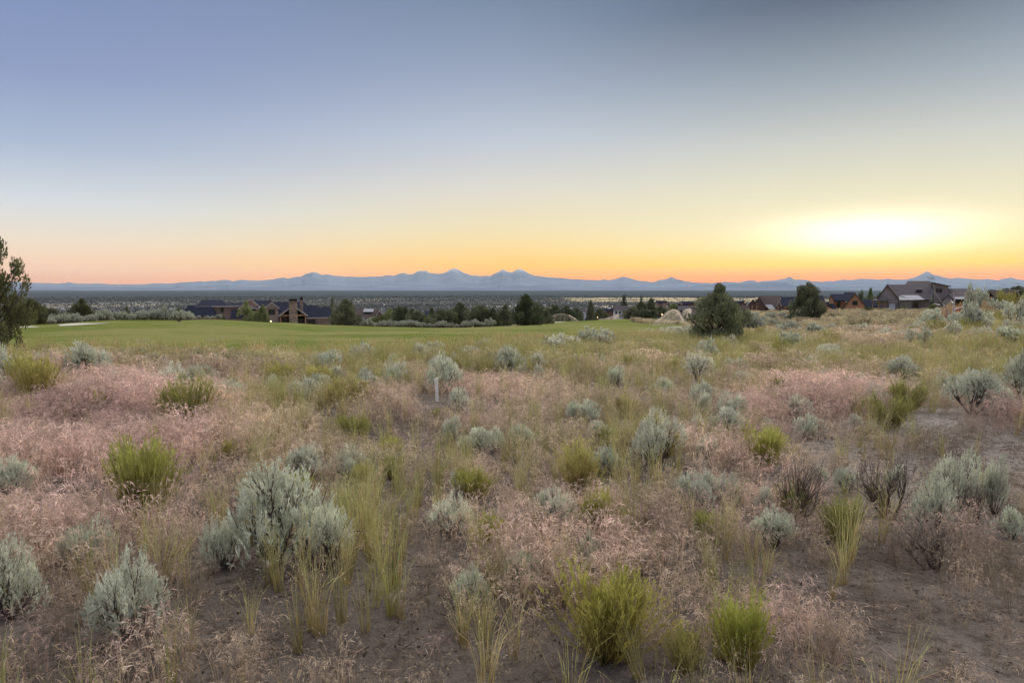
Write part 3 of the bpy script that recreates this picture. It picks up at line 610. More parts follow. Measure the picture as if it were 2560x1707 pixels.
NEAR = [
 ('s', 18, 1135, 95, 70, 'silvery sagebrush cut by the left edge, halfway down the rose grass'),
 ('s', 22, 1418, 150, 150, 'pale sagebrush in the lower left corner, cut by the photo edge'),
 ('s', 295, 1475, 175, 170, 'upright pale sagebrush standing alone on bare soil at lower left'),
 ('s', 640, 1290, 235, 185, 'largest silver sagebrush of the foreground, broad and rounded'),
 ('s', 525, 1305, 100, 105, 'smaller silver sagebrush against the left side of the largest one'),
 ('s', 745, 1310, 110, 130, 'silver sagebrush leaning against the right side of the largest one'),
 ('s', 700, 1105, 90, 68, 'small sagebrush behind the largest silver one, in green grass'),
 ('s', 805, 1105, 45, 45, 'tiny sagebrush beside tall green grass, left of the centre'),
 ('s', 1095, 1048, 75, 58, 'low blue-green sagebrush at the centre, left one of a pair'),
 ('s', 1137, 1035, 45, 45, 'small blue-green sagebrush at the centre, right one of a pair'),
 ('s', 1043, 1012, 52, 48, 'small sagebrush just behind the central pair'),
 ('s', 1505, 1062, 118, 98, 'round domed sagebrush right of the centre'),
 ('s', 1665, 1008, 64, 64, 'small round sagebrush right of the domed one'),
 ('s', 1350, 1316, 62, 78, 'small silvery sagebrush above the big green shrub near the bottom'),
 ('s', 1200, 1352, 78, 78, 'grey-green sagebrush among rose grass at bottom centre'),
 ('s', 1080, 1398, 88, 86, 'grey-green sagebrush beside the bare strip at bottom centre'),
 ('s', 1290, 1338, 52, 62, 'thin sagebrush between two others at bottom centre'),
 ('s', 2195, 1175, 100, 115, 'taller of the pale sagebrushes at the edge of the sandy patch'),
 ('s', 2145, 1222, 105, 110, 'pale sagebrush in front of the taller one by the sandy patch'),
 ('s', 2283, 1180, 52, 110, 'narrow pale sagebrush on bare sand near the right edge'),
 ('d', 2245, 1205, 75, 85, 'black-twigged dead shrub between the pale sagebrushes at right'),
 ('s', 2300, 955, 62, 55, 'small silvery sagebrush in front of a dark shrub at right'),
 ('s', 2345, 935, 95, 105, 'tall grey sagebrush cut by the right edge of the photo'),
 ('s', 2232, 950, 105, 85, 'wide dull sagebrush left of the small silvery one at right'),
 ('s', 2320, 1235, 60, 60, 'low sagebrush tangled with dark twigs near the right edge'),
 ('s', 393, 898, 82, 52, 'blue-grey sagebrush in rose grass, left one of a pair'),
 ('s', 446, 893, 62, 44, 'blue-grey sagebrush in rose grass, right one of a pair'),
 ('s', 493, 847, 38, 30, 'small grey sagebrush alone just short of the lawn'),
 ('s', 530, 922, 76, 42, 'low faded sagebrush behind the green shrub at left'),
 ('s', 700, 925, 74, 48, 'blue-grey sagebrush between two dark green shrubs'),
 ('s', 916, 892, 66, 50, 'grey sagebrush left of the white stake'),
 ('s', 1018, 898, 95, 64, 'green-grey sagebrush right behind the white stake'),
 ('s', 832, 838, 58, 42, 'grey sagebrush close to the lawn, left of the centre'),
 ('s', 965, 832, 46, 36, 'dark round sagebrush close to the lawn behind the stake'),
 ('s', 1115, 812, 48, 28, 'dark sagebrush at the lawn edge near the centre'),
 ('s', 1080, 826, 60, 26, 'low sagebrush in front of the dark one at the lawn edge'),
 ('s', 1370, 806, 82, 44, 'spiky grey sagebrush at the tip of the lawn'),
 ('s', 1290, 810, 86, 34, 'low spreading sagebrush at the tip of the lawn'),
 ('s', 755, 850, 85, 38, 'low grey sagebrush left of the centre near the lawn'),
 ('s', 1482, 780, 52, 20, 'flat round sagebrush on the lawn edge left of the big juniper'),
 ('s', 1553, 772, 46, 18, 'sagebrush beside the sand bunker, left of the big juniper'),
 ('s', 1420, 890, 52, 42, 'dull sagebrush in mixed grass right of the centre'),
 ('s', 1832, 965, 66, 48, 'blue-grey sagebrush before the rose grass right of centre'),
 ('s', 1778, 935, 56, 34, 'low grey sagebrush in green grass below the big juniper'),
 ('s', 1700, 888, 64, 30, 'flat sagebrush in green grass below the big juniper'),
 ('s', 1960, 905, 60, 40, 'grey sagebrush in the grass far below the second juniper'),
 ('s', 2070, 870, 70, 44, 'grey sagebrush on the right slope above the rose grass'),
 ('s', 1880, 1120, 46, 44, 'small faded sagebrush on the bare strip at right'),
 ('s', 1618, 1150, 56, 60, 'thin sagebrush, left one of two below the domed one'),
 ('s', 1672, 1148, 46, 52, 'thin sagebrush, right one of two below the domed one'),
 ('d', 1820, 1195, 110, 120, 'dark dry shrub wrapped in rose grass at right'),
 ('d', 2045, 1190, 150, 125, 'broad dark dry shrub with purple twigs at right'),
 ('d', 2150, 1310, 170, 95, 'dead brown shrub spread low over soil at lower right'),
 ('s', 1945, 1130, 50, 50, 'small pale sagebrush in front of the bare strip at right'),
 ('r', 85, 918, 115, 88, 'dark green shrub in grass near the left edge'),
 ('r', 437, 978, 125, 92, 'bushy green shrub at left with rose grass all round'),
 ('r', 640, 888, 74, 48, 'dark green round shrub, leftmost of three below the lawn'),
 ('r', 730, 890, 62, 42, 'dark green shrub, middle one of three below the lawn'),
 ('r', 792, 930, 98, 52, 'dark green shrub, rightmost of three below the lawn'),
 ('r', 325, 1195, 140, 155, 'tall bright green shrub in the middle of the rose grass', None, (.41, .43, .13)),
 ('r', 1752, 1075, 88, 80, 'bright yellow-green round shrub at right of the centre', None, (.45, .46, .14)),
 ('r', 2042, 985, 84, 66, 'yellow-green shrub beside the pale rose grass at right'),
 ('r', 2085, 945, 70, 60, 'olive shrub behind the yellow-green one at right'),
 ('r', 1330, 1135, 100, 100, 'loose yellow-green shrub below the centre'),
 ('r', 1368, 1225, 80, 85, 'olive shrub below the loose yellow-green one'),
 ('r', 1392, 1510, 205, 165, 'largest green shrub, low and dense at the bottom of the photo', None, (.44, .43, .12)),
 ('r', 1705, 1530, 130, 130, 'brightest green shrub at the bottom of the photo', None, (.42, .46, .11)),
 ('r', 1575, 1540, 110, 80, 'olive shrub left of the brightest green one at the bottom', None, (.40, .38, .14)),
 ('r', 1935, 1250, 95, 88, 'olive green shrub at the edge of bare soil at right'),
 ('r', 1120, 1260, 66, 70, 'small bright green shrub at the centre of the lower half', None, (.46, .48, .12)),
 ('r', 815, 1010, 70, 50, 'yellow-green shrub in grass left of the white stake'),
 ('r', 1440, 960, 56, 44, 'small olive shrub in dry grass right of the stake'),
]
for row in NEAR: sh(*row)
# lilac and green mound at the far right, behind the grass
TANC = (.52, .40, .25)
MOUND = [
 ('s', 2431, 792, 30, 54, 'taller of two upright sagebrushes beside the dead tree'), ('s', 2454, 792, 26, 48, 'right one of two upright sagebrushes beside the dead tree'), ('s', 2425, 834, 50, 52, 'blue-grey sagebrush in front of the two upright ones'),
 ('s', 2390, 827, 34, 30, 'sagebrush at the foot of the dead tree'), ('s', 2497, 794, 50, 30, 'low blue sagebrush high on the far right mound'), ('s', 2538, 817, 48, 46, 'rounded dark sagebrush near the right edge of the mound'),
 ('s', 2452, 832, 54, 28, 'wide low sagebrush on the right mound under the lime shrub'), ('s', 2536, 836, 54, 28, 'pale low sagebrush below the rounded one at the right edge'), ('s', 2385, 857, 32, 38, 'grey sagebrush in tall grass below the dead tree'),
 ('s', 2330, 817, 44, 26, 'grey sagebrush left of the dead tree, nearer one'), ('s', 2332, 797, 40, 18, 'grey sagebrush left of the dead tree, farther one'), ('s', 2455, 862, 46, 30, 'sagebrush on the slope below the lime shrub'), ('s', 2515, 868, 60, 36, 'grey sagebrush in tall grass near the right edge'),
 ('r', 2474, 818, 50, 30, 'bright lime shrub on the far right mound'), ('r', 2350, 842, 60, 28, 'green shrub in grass left below the dead tree'), ('r', 2360, 810, 30, 36, 'tan-tipped shrub touching the left branch of the dead tree', TANC), ('r', 2384, 792, 38, 24, 'orange-tan shrub behind the dead tree', (.60, .40, .22)),
 ('r', 2402, 797, 22, 22, 'rust-red shrub right behind the dead tree', (.42, .16, .10)), ('r', 2512, 790, 44, 44, 'olive shrub above the low blue sagebrush at far right', None), ('r', 2548, 792, 34, 46, 'tall olive shrub cut by the right edge', None), ('r', 2466, 800, 26, 34, 'pinkish-tan shrub right of the upright sagebrushes', TANC), ('r', 2495, 826, 26, 18, 'yellow-flowered shrub on the far right mound', (.62, .55, .18))]
for row_ in MOUND: shrub(row_[0], row_[1], row_[2], row_[3] * 1.2, row_[4] * 1.45, row_[5], None, row_[6] if len(row_) > 6 else None)
LAND = [(nm_, ground(px_, py_)) for nm_, px_, py_ in [('the white stake', 1093, 1004), ('the big juniper', 1795, 862), ('the domed sagebrush', 1640, 1155), ('the tall bright green shrub', 354, 1300), ('the largest silver sagebrush', 696, 1404),
  ('the round yellow-green shrub', 1907, 1170), ('the wide dull sagebrush', 2430, 1034), ('the dead tree', 2378, 830), ('the three dark green shrubs', 795, 965), ('the blue-grey sagebrush pair', 455, 975), ('the spiky lawn-tip sagebrush', 1491, 878), ('the central sagebrush pair', 1210, 1138), ('the dark left-edge shrub', 92, 999),
  ('the grey right-slope sagebrush', 2253, 947), ('the second juniper', 2017, 816)]]
# scattered shrubs in the middle distance
cnt = 0; tries = 0
while cnt < 195 and tries < 20000:
    tries += 1
    a = math.radians(R.uniform(-38, 40)); r = math.sqrt(R.uniform(9 ** 2, 60 ** 2)) if cnt < 120 else R.uniform(4.2, 15.0); x, y = r * math.sin(a), r * math.cos(a)
    if inside(fair, np.array([x]), np.array([y]))[0]: continue
    pxx, pyy, zc = proj(x, y, float(gz(x, y)))
    if pyy < 845 and pxx < 1600: continue
    if blob(np.array([pxx]), np.array([pyy]), BARE)[0] > .3: continue
    if cnt >= 120 and r > 16: continue
    cnt += 1; k = 's' if R.random() < .72 else 'r'; W = R.uniform(.28, .75) * (1 if r < 20 else 1.3)
    if cnt > 120: W = R.uniform(.16, .42) * (1 if r > 7 else .8)
    q = Vector((x, y, float(gz(x, y)))); lm = min(LAND, key=lambda l: (l[1] - q).length + .15 * abs(l[1].y - y)); dv = q - lm[1]; dist = dv.length
    side = ('right of' if dv.x > 0 else 'left of') if abs(dv.x) > abs(dv.y) * .6 else ('behind' if dv.y > 0 else 'in front of')
    lab = '%s %s %s %s %s' % ('tiny' if W < .36 else 'small' if W < .5 else 'mid-sized' if W < .68 else 'bushy', 'grey sagebrush' if k == 's' else 'olive green shrub', 'just' if dist < 1.6 else 'a little way' if dist < 4 else 'some way' if dist < 9 else 'far', side, lm[0])
    shrub(k, 0, 0, 0, 0, lab, 'scattered sagebrush on the slope' if k == 's' else 'scattered green shrubs on the slope', None, q, W, max(W * R.uniform(.6, .9), .22 if r < 9 else .33 if cnt > 120 else 0))

# ------------------------------------------------------------------ grasses
stake_at = ground(1093, 1004); SPOTS.append((stake_at.x, stake_at.y, 1.6)); SPA = np.array(SPOTS)
def clear(x, y):
    # grass does not stand inside a shrub, and is trodden thin just before it
    keep = np.ones(len(x), bool); u = rng.uniform(0, 1, len(x))
    for (sx_, sy_, W_) in SPA:
        d = math.hypot(sx_, sy_)
        if d > 62: continue
        ux, uy = sx_ / d, sy_ / d; rx_, ry_ = x - sx_, y - sy_; al = -(rx_ * ux + ry_ * uy); ac = np.abs(rx_ * uy - ry_ * ux)
        ins = (rx_ * rx_ + ry_ * ry_ < (.34 * W_) ** 2) | ((al > 0) & (al < (W_ * 1.15 if d < 12 else W_ * 1.8)) & (ac < .44 * W_) & (u < (.58 if d < 12 else .8))); keep &= ~ins
    d = math.hypot(stake_at.x, stake_at.y); ux, uy = stake_at.x / d, stake_at.y / d; al = -((x - stake_at.x) * ux + (y - stake_at.y) * uy); ac = np.abs((x - stake_at.x) * uy - (y - stake_at.y) * ux)
    keep &= ~((al > -.1) & (al < 1.5) & (ac < .30))           # trodden round the stake
    return keep
CH = [cheat_mesh(100 + k) for k in range(8)] + [cheat_mesh(140 + k, 26, 2.4, .40) for k in range(4)] + [cheat_mesh(150 + k, 40, 5.0, .46) for k in range(3)]
EDGE = [(fair[i][0] * (1 - u_) + fair[i + 1][0] * u_, fair[i][1] * (1 - u_) + fair[i + 1][1] * u_) for i in range(len(FAIR_NEAR) - 1) for u_ in (0, .33, .67)]
pt, sc, tn, vi = [], [], [], []
for (r0, r1, dens, s, v0, v1, a0, a1) in [(2.0, 6, 230, .92, 0, 8, -41, 41), (6, 13, 180, 1.0, 0, 8, -41, 41), (13, 28, 50, 1.05, 8, 12, -42, 42), (28, 62, 13.0, 1.15, 12, 15, -42, 43), (62, 190, 2.0, 2.0, 12, 15, 8, 43)]:
    x, y, z, px, py, r = wedge(r0, r1, dens, a0, a1)
    b = .86 * blob(px, py, BARE); p = blob(px, py, PINK); g = blob(px, py, GREEN)
    if r0 > 60: b[:] = 0; p = .25 + .5 * noise2(x, y, 9.0, 1); g[:] = .5
    w = np.clip(.42 + .65 * p - .15 * g, .15, 1) * (1 - b) * np.clip(.30 + 1.4 * noise2(x, y, .35) * noise2(x, y, 1.3, 3), 0, 1)
    if r0 < 10: w = w * np.clip(1.25 - (py - 1150) / 900.0, .8, 1)
    k = (rng.uniform(0, 1, len(x)) < w) & ~inside(fair, x, y) & clear(x, y)
    x, y, z, p, g, r, b = (q[k] for q in (x, y, z, p, g, r, b)); n = len(x)
    # colours of the dead grass itself: rose where it is thick, straw and olive where green grass mixes in
    mixv = np.clip(p * .85 - g * .45 + rng.normal(.12, .22, n), 0, 1)[:, None]; q = np.clip((r - 14) / 30, 0, 1)[:, None]
    col = mixv * np.array([[.69, .50, .435]]) + (1 - mixv) * np.array([[.58, .47, .335]])
    ne = np.min([np.hypot(x - a_[0], y - a_[1]) for a_ in EDGE], axis=0)[:, None]; q = np.maximum(q, np.clip(1.4 - ne / 4.0, 0, 1) * .9)
    ol = np.clip(np.maximum(g[:, None], np.clip(1.3 - ne / 4.0, 0, .9)) * .8 * q + .25 * q * noise2(x, y, 3.1, 2)[:, None], 0, .85); col = col * (1 - ol) + ol * np.array([[.37, .37, .19]])
    col *= rng.uniform(.62, 1.28, (n, 1)) * (.8 + .4 * noise2(x, y, .8, 9))[:, None]
    if r0 < 60: col *= (1 - .34 * np.clip(1.6 * b, 0, 1) - .20 * (1 - np.clip(p + g, 0, 1)))[:, None]      # grass is darker on bare ground and outside the rose and green patches
    pt.append(np.stack([x, y, z], 1)); sc.append(s * rng.uniform(.6, 1.3, n) * (.62 + .4 * np.clip(p, 0, 1)) * (.6 + .75 * noise2(x, y, .5, 7))); tn.append(col); vi.append(rng.integers(v0, v1, n))
pt, sc, tn, vi = map(np.concatenate, (pt, sc, tn, vi)); n = len(pt)
rot = np.stack([rng.normal(0, .10, n), rng.normal(0, .10, n), rng.uniform(0, 6.28, n)], 1)
scatter('cheatgrass', pt, rot, sc, tn, vi, CH, M_GRASS, 'rose and straw coloured dry cheatgrass covering the slope', 'grass')

BG = [bunch_mesh(200 + k, 34, .62, .07) for k in range(6)] + [bunch_mesh(230 + k, 60, .6, .16) for k in range(3)]
pt, sc, tn, vi = [], [], [], []
for (r0, r1, dens, s, v0, v1) in [(2.2, 7, 90, .72, 0, 6), (7, 14, 70, .82, 0, 6), (14, 32, 24, .95, 6, 9), (32, 75, 5.0, 1.1, 6, 9), (75, 180, .35, 1.5, 6, 9)]:
    x, y, z, px, py, r = wedge(r0, r1, dens, -42 if r0 < 70 else 8, 42)
    b = blob(px, py, BARE); g = blob(px, py, GREEN)
    if r0 > 70: b[:] = 0; g[:] = .6
    w = np.clip(.09 + 1.0 * g, 0, 1) * (1 - b) * (.12 + 1.7 * noise2(x, y, .55, 5) * noise2(x, y, 2.3, 1))
    k = (rng.uniform(0, 1, len(x)) < w) & ~inside(fair, x, y) & clear(x, y)
    x, y, z, r = (q[k] for q in (x, y, z, r)); n = len(x)
    f = rng.uniform(0, 1, (n, 1)); col = f * np.array([[.37, .43, .15]]) + (1 - f) * np.array([[.47, .47, .23]]); col *= rng.uniform(.75, 1.2, (n, 1))
    pt.append(np.stack([x, y, z], 1)); sc.append(s * rng.uniform(.6, 1.2, n)); tn.append(col); vi.append(rng.integers(v0, v1, n))
# a fringe of taller grass along the near edge of the mown turf
for i in range(len(FAIR_NEAR) - 1):
    (xa, ya), (xb, yb) = fair[i], fair[i + 1]; L = math.hypot(xb - xa, yb - ya); n = int(L * 34)
    u = rng.uniform(0, 1, n); x = xa + (xb - xa) * u + rng.normal(0, .5, n); y = ya + (yb - ya) * u + rng.normal(.3, 1.9, n)
    f = rng.uniform(0, 1, (n, 1)); pt.append(np.stack([x, y, gz(x, y)], 1)); sc.append(rng.uniform(.35, 1.15, n)); vi.append(rng.integers(6, 9, n))
    tn.append((f * np.array([[.36, .39, .14]]) + (1 - f) * np.array([[.56, .46, .27]])) * rng.uniform(.8, 1.2, (n, 1)))
pt, sc, tn, vi = map(np.concatenate, (pt, sc, tn, vi)); n = len(pt)
rot = np.stack([rng.normal(0, .08, n), rng.normal(0, .08, n), rng.uniform(0, 6.28, n)], 1)
scatter('tall_grass', pt, rot, sc, tn, vi, BG, M_GRASS, 'tall yellow-green grass growing through the dry cheatgrass', 'grass')

# litter: broken stalks, twigs and crumbs of soil on the bare patches
def litter_mesh(seed):
    rg = np.random.default_rng(seed); vg = Veg(); m = 26
    p = np.stack([rg.normal(0, .13, m), rg.normal(0, .13, m), rg.uniform(.002, .014, m)], 1); a = rg.uniform(0, 6.28, m)
    d = np.stack([np.cos(a), np.sin(a), rg.normal(.03, .15, m)], 1); vg.leaves(p, d, rg.uniform(.02, .12, m), rg.uniform(.002, .0045, m), rg.uniform(.6, 1.5, (m, 1)) * np.ones((1, 3)), rg)
    for j in range(10):
        c = np.array([rg.normal(0, .14), rg.normal(0, .14), .002]); s = rg.uniform(.003, .010); q = unit(rg, 8) * s * np.array([1, 1, .6])
        for i in range(7):
            vg.v.append((c + np.stack([q[i], q[i + 1], q[(i + 3) % 8], q[(i + 2) % 8]]))[None]); vg.c.append(np.full((1, 4, 3), rg.uniform(.5, 1.0)))
    return vg.mesh('litter_bits', None)
LT = [litter_mesh(300 + k) for k in range(8)]
x, y, z, px, py, r = wedge(2.0, 9, 60); k = rng.uniform(0, 1, len(x)) < .35 + .65 * blob(px, py, BARE); x, y, z = x[k], y[k], z[k]; n = len(x)
f = rng.uniform(0, 1, (n, 1)); f = f ** 1.6; col = f * np.array([[.42, .31, .24]]) + (1 - f) * np.array([[.075, .055, .045]])
scatter('ground_litter', np.stack([x, y, z], 1), np.stack([np.zeros(n), np.zeros(n), rng.uniform(0, 6.28, n)], 1), rng.uniform(.6, 1.3, n), col, rng.integers(0, 8, n), LT, M_GRASS, 'broken stalks and crumbs of soil on the bare ground', 'litter')

# sagebrush rows behind the lawn and left of the second juniper
ONES = 'first second third fourth fifth sixth seventh eighth ninth tenth eleventh twelfth thirteenth fourteenth fifteenth sixteenth seventeenth eighteenth nineteenth'.split()
TENS = {2: ('twentieth', 'twenty'), 3: ('thirtieth', 'thirty'), 4: ('fortieth', 'forty')}
def ordinal(i): return ONES[i - 1] if i < 20 else TENS[i // 10][0] if i % 10 == 0 else TENS[i // 10][1] + '-' + ONES[i % 10 - 1]
def row(n, px0, px1, Y0, Y1, W0, W1, label, group):
    pxs = sorted(px0 + (px1 - px0) * (i + R.uniform(-.3, .3)) / max(1, n - 1) for i in range(n))
    for i, px in enumerate(pxs):
        p = at(px, R.uniform(Y0, Y1)); W = R.uniform(W0, W1)
        shrub('s', 0, 0, 0, 0, label.replace('grey sagebrush', ordinal(i + 1) + ' sagebrush from the left'), group, (.50, .525, .42), p, W, W * R.uniform(.7, .95), True)
row(30, 130, 470, 78, 92, .9, 2.0, 'grey sagebrush in the row beyond the left end of the lawn', 'sagebrush row beyond the left lawn')
row(7, 455, 545, 112, 117, .6, 1.1, 'grey sagebrush in front of the dark-roofed house', 'sagebrush before the left house')
row(30, 900, 1235, 123, 132, .9, 1.9, 'grey sagebrush in the row beyond the middle of the lawn', 'sagebrush row beyond the middle lawn')
row(24, 1840, 2005, 48, 115, .9, 1.9, 'grey sagebrush in the patch between the two right junipers', 'sagebrush between the two junipers')
row(7, 2020, 2400, 70, 150, .8, 1.6, 'grey sagebrush in the grass before the right houses', 'sagebrush before the right houses')

# white survey stake
M_STAKE = mat("weathered_white_wood", (.62, .60, .58), .8, .2); t = NT(M_STAKE)
t.l.new(t.mix(t.rng(t.noise(t.pos(), 40, 4), .4, .7), (.92, .87, .78), (.66, .60, .52)), t.b.inputs['Base Color'])
sp_ = stake_at; bm = bmesh.new()
w, d, H = .024, .013, .36
vs_ = [bm.verts.new(c) for c in [(-w, -d, -.1), (w, -d, -.1), (w, d, -.1), (-w, d, -.1), (-w, -d, H - .012), (w, -d, H), (w, d, H), (-w, d, H - .012)]]
for q in [(3, 2, 1, 0), (4, 5, 6, 7), (0, 1, 5, 4), (1, 2, 6, 5), (2, 3, 7, 6), (3, 0, 4, 7)]: bm.faces.new([vs_[i] for i in q])
bmesh.ops.bevel(bm, geom=list(bm.edges), offset=.003, segments=1); me = bpy.data.meshes.new('stake'); bm.to_mesh(me); me.materials.append(M_STAKE)
st = link('survey_stake', me, None, sp_); st.rotation_euler = (.02, -.035, .25); tag(st, 'weathered white wooden survey stake upright in the dry grass', 'stake')

# dead tree by the right mound
Y = 31.0; root = empty('dead_tree', at(2378, Y)); rl = root.location
def q6(cx, cy, dy=0): v_ = P(2140 + cx / 5.6, 660 + cy / 5.6, Y + dy); return v_ - rl
M_DEAD = mat("bleached_wood", (.36, .33, .31), .85, .15); t = NT(M_DEAD); t.l.new(t.mix(t.noise(t.pos(), 14, 4), (.34, .31, .28), (.62, .58, .53)), t.b.inputs['Base Color'])
link('trunk', tubes('trunk', [([q6(1350, 830), q6(1372, 760), q6(1368, 600), q6(1380, 480), q6(1362, 396)], [.06, .05, .042, .03, .014])], M_DEAD, 7), root)
for br in ([(1352, 800, 0), (1300, 700, .1), (1280, 640, .1), (1240, 590, .05), (1170, 490, -.1), (1090, 375, -.15)], [(1240, 590, .05), (1170, 575, .2), (1085, 553, .3)], [(1372, 720, 0), (1430, 690, -.2), (1492, 680, -.3)], [(1372, 640, 0), (1460, 610, .2), (1535, 565, .3)], [(1374, 770, 0), (1405, 755, .1), (1450, 735, .2)], [(1368, 560, 0), (1335, 520, .2), (1275, 535, .3)]):
    k = len(br); link('branch', tubes('branch', [([q6(*b) for b in br], [.040 * (1 - .7 * i / (k - 1)) for i in range(k)])], M_DEAD, 6), root)
tag(root, 'bleached dead tree with bare forked branches by the right mound', 'dead tree')

# ------------------------------------------------------------------ houses
ORG = {}
class MB:
    def __init__(s): s.v = []; s.f = []
    def add(s, vs, fs):
        b = len(s.v); s.v += [tuple(q) for q in vs]; s.f += [tuple(b + i for i in q) for q in fs]
    def box(s, x0, x1, y0, y1, z0, z1):
        s.add([(x0, y0, z0), (x1, y0, z0), (x1, y1, z0), (x0, y1, z0), (x0, y0, z1), (x1, y0, z1), (x1, y1, z1), (x0, y1, z1)],
              [(3, 2, 1, 0), (4, 5, 6, 7), (0, 1, 5, 4), (1, 2, 6, 5), (2, 3, 7, 6), (3, 0, 4, 7)])
    def prism(s, prof, y0, y1):          # profile in x-z, extruded along y
        n = len(prof); s.add([(x, y0, z) for x, z in prof] + [(x, y1, z) for x, z in prof], [tuple(range(n)), tuple(range(2 * n - 1, n - 1, -1))] + [(i, n + i, n + (i + 1) % n, (i + 1) % n) for i in range(n)])
    def prism_x(s, prof, x0, x1):        # profile in y-z, extruded along x
        n = len(prof); s.add([(x0, y, z) for y, z in prof] + [(x1, y, z) for y, z in prof], [tuple(range(n - 1, -1, -1)), tuple(range(n, 2 * n))] + [(i, (i + 1) % n, n + (i + 1) % n, n + i) for i in range(n)])
    def build(s, name, m, parent):
        me = bpy.data.meshes.new(name); o = parent
        loc = Vector((0, 0, 0)); p = parent
        while p is not None:
            loc = ORG[p.name] if p.name in ORG else loc + Vector(p.location); p = p.parent
        me.from_pydata([tuple(Vector(q) - loc) for q in s.v], [], s.f); me.update(); me.materials.append(m)
        bm = bmesh.new(); bm.from_mesh(me); bmesh.ops.recalc_face_normals(bm, faces=bm.faces); bm.to_mesh(me); bm.free()
        return link(name, me, parent)
def noisy(name, a, b, scale, rough=.85, spec=.2, bump=0.0, detail=5):
    m = mat(name, a, rough, spec); t = NT(m); nz = t.noise(t.pos(), scale, detail, .6); t.l.new(t.mix(t.rng(nz, .3, .7), a, b), t.b.inputs['Base Color'])
    if bump: t.bump(nz, bump, .05)
    return m
def siding(name, a, b, pitch=.2):
    m = mat(name, a, .8, .2); t = NT(m); pos = t.pos(); sx = t.new('ShaderNodeSeparateXYZ'); t.l.new(pos, sx.inputs[0])
    fr_ = t.new('ShaderNodeMath', operation='FRACT'); t.l.new(t.mul(sx.outputs[2], 1 / pitch), fr_.inputs[0])
    c = t.mix(t.rng(t.noise(pos, 2.5, 5), .3, .7), a, b); c = t.mix(t.rng(fr_.outputs[0], .88, 1.0, 0, .45), c, tuple(v * .5 for v in a)); t.l.new(c, t.b.inputs['Base Color'])
    return m
M_ROOF = noisy("slate_shingle_roof", (.012, .015, .027), (.025, .028, .045), 6.0, .9, .05)
M_ROOFB = noisy("brown_shingle_roof", (.06, .048, .045), (.09, .072, .066), 6.0, .9, .05)
M_ROOFG = noisy("grey_shingle_roof", (.072, .066, .07), (.11, .10, .103), 5.0, .9, .05)
M_METAL = mat("standing_seam_metal", (.20, .21, .235), .6, .3, .2)
M_TAN = siding("tan_siding", (.32, .23, .18), (.42, .31, .25)); M_GREY = siding("grey_siding", (.26, .225, .205), (.34, .295, .27)); M_ORANGE = siding("cedar_siding", (.50, .25, .14), (.62, .33, .19))
M_BRN = siding("brown_siding", (.13, .085, .065), (.19, .12, .09)); M_WHITE = mat("white_panel", (.55, .56, .58), .7); M_TRIM = mat("trim_boards", (.42, .37, .34), .7); M_TRIMD = mat("dark_trim", (.10, .075, .06), .7)
M_POST = noisy("timber_post", (.36, .21, .12), (.46, .28, .17), 8); M_BLACK = mat("black_metal", (.015, .015, .018), .5); M_GLASS = mat("window_glass", (.02, .025, .03), .06, .6)
M_FRAME = mat("window_frame", (.07, .055, .05), .6); M_DOOR = mat("dark_door", (.035, .03, .032), .5)
M_STONE = mat("field_stone", (.25, .19, .15), .9, .1); t = NT(M_STONE); vo = t.new('ShaderNodeTexVoronoi'); vo.inputs['Scale'].default_value = 3.2; t.l.new(t.pos(), vo.inputs['Vector'])
t.l.new(t.mix(.75, t.mix(t.noise(t.pos(), 2.2, 4), (.16, .115, .09), (.36, .27, .20)), t.mix(t.rng(vo.outputs['Color'], .2, .8), (.13, .10, .085), (.40, .30, .22))), t.b.inputs['Base Color']); t.bump(vo.outputs['Distance'], .8, .1)
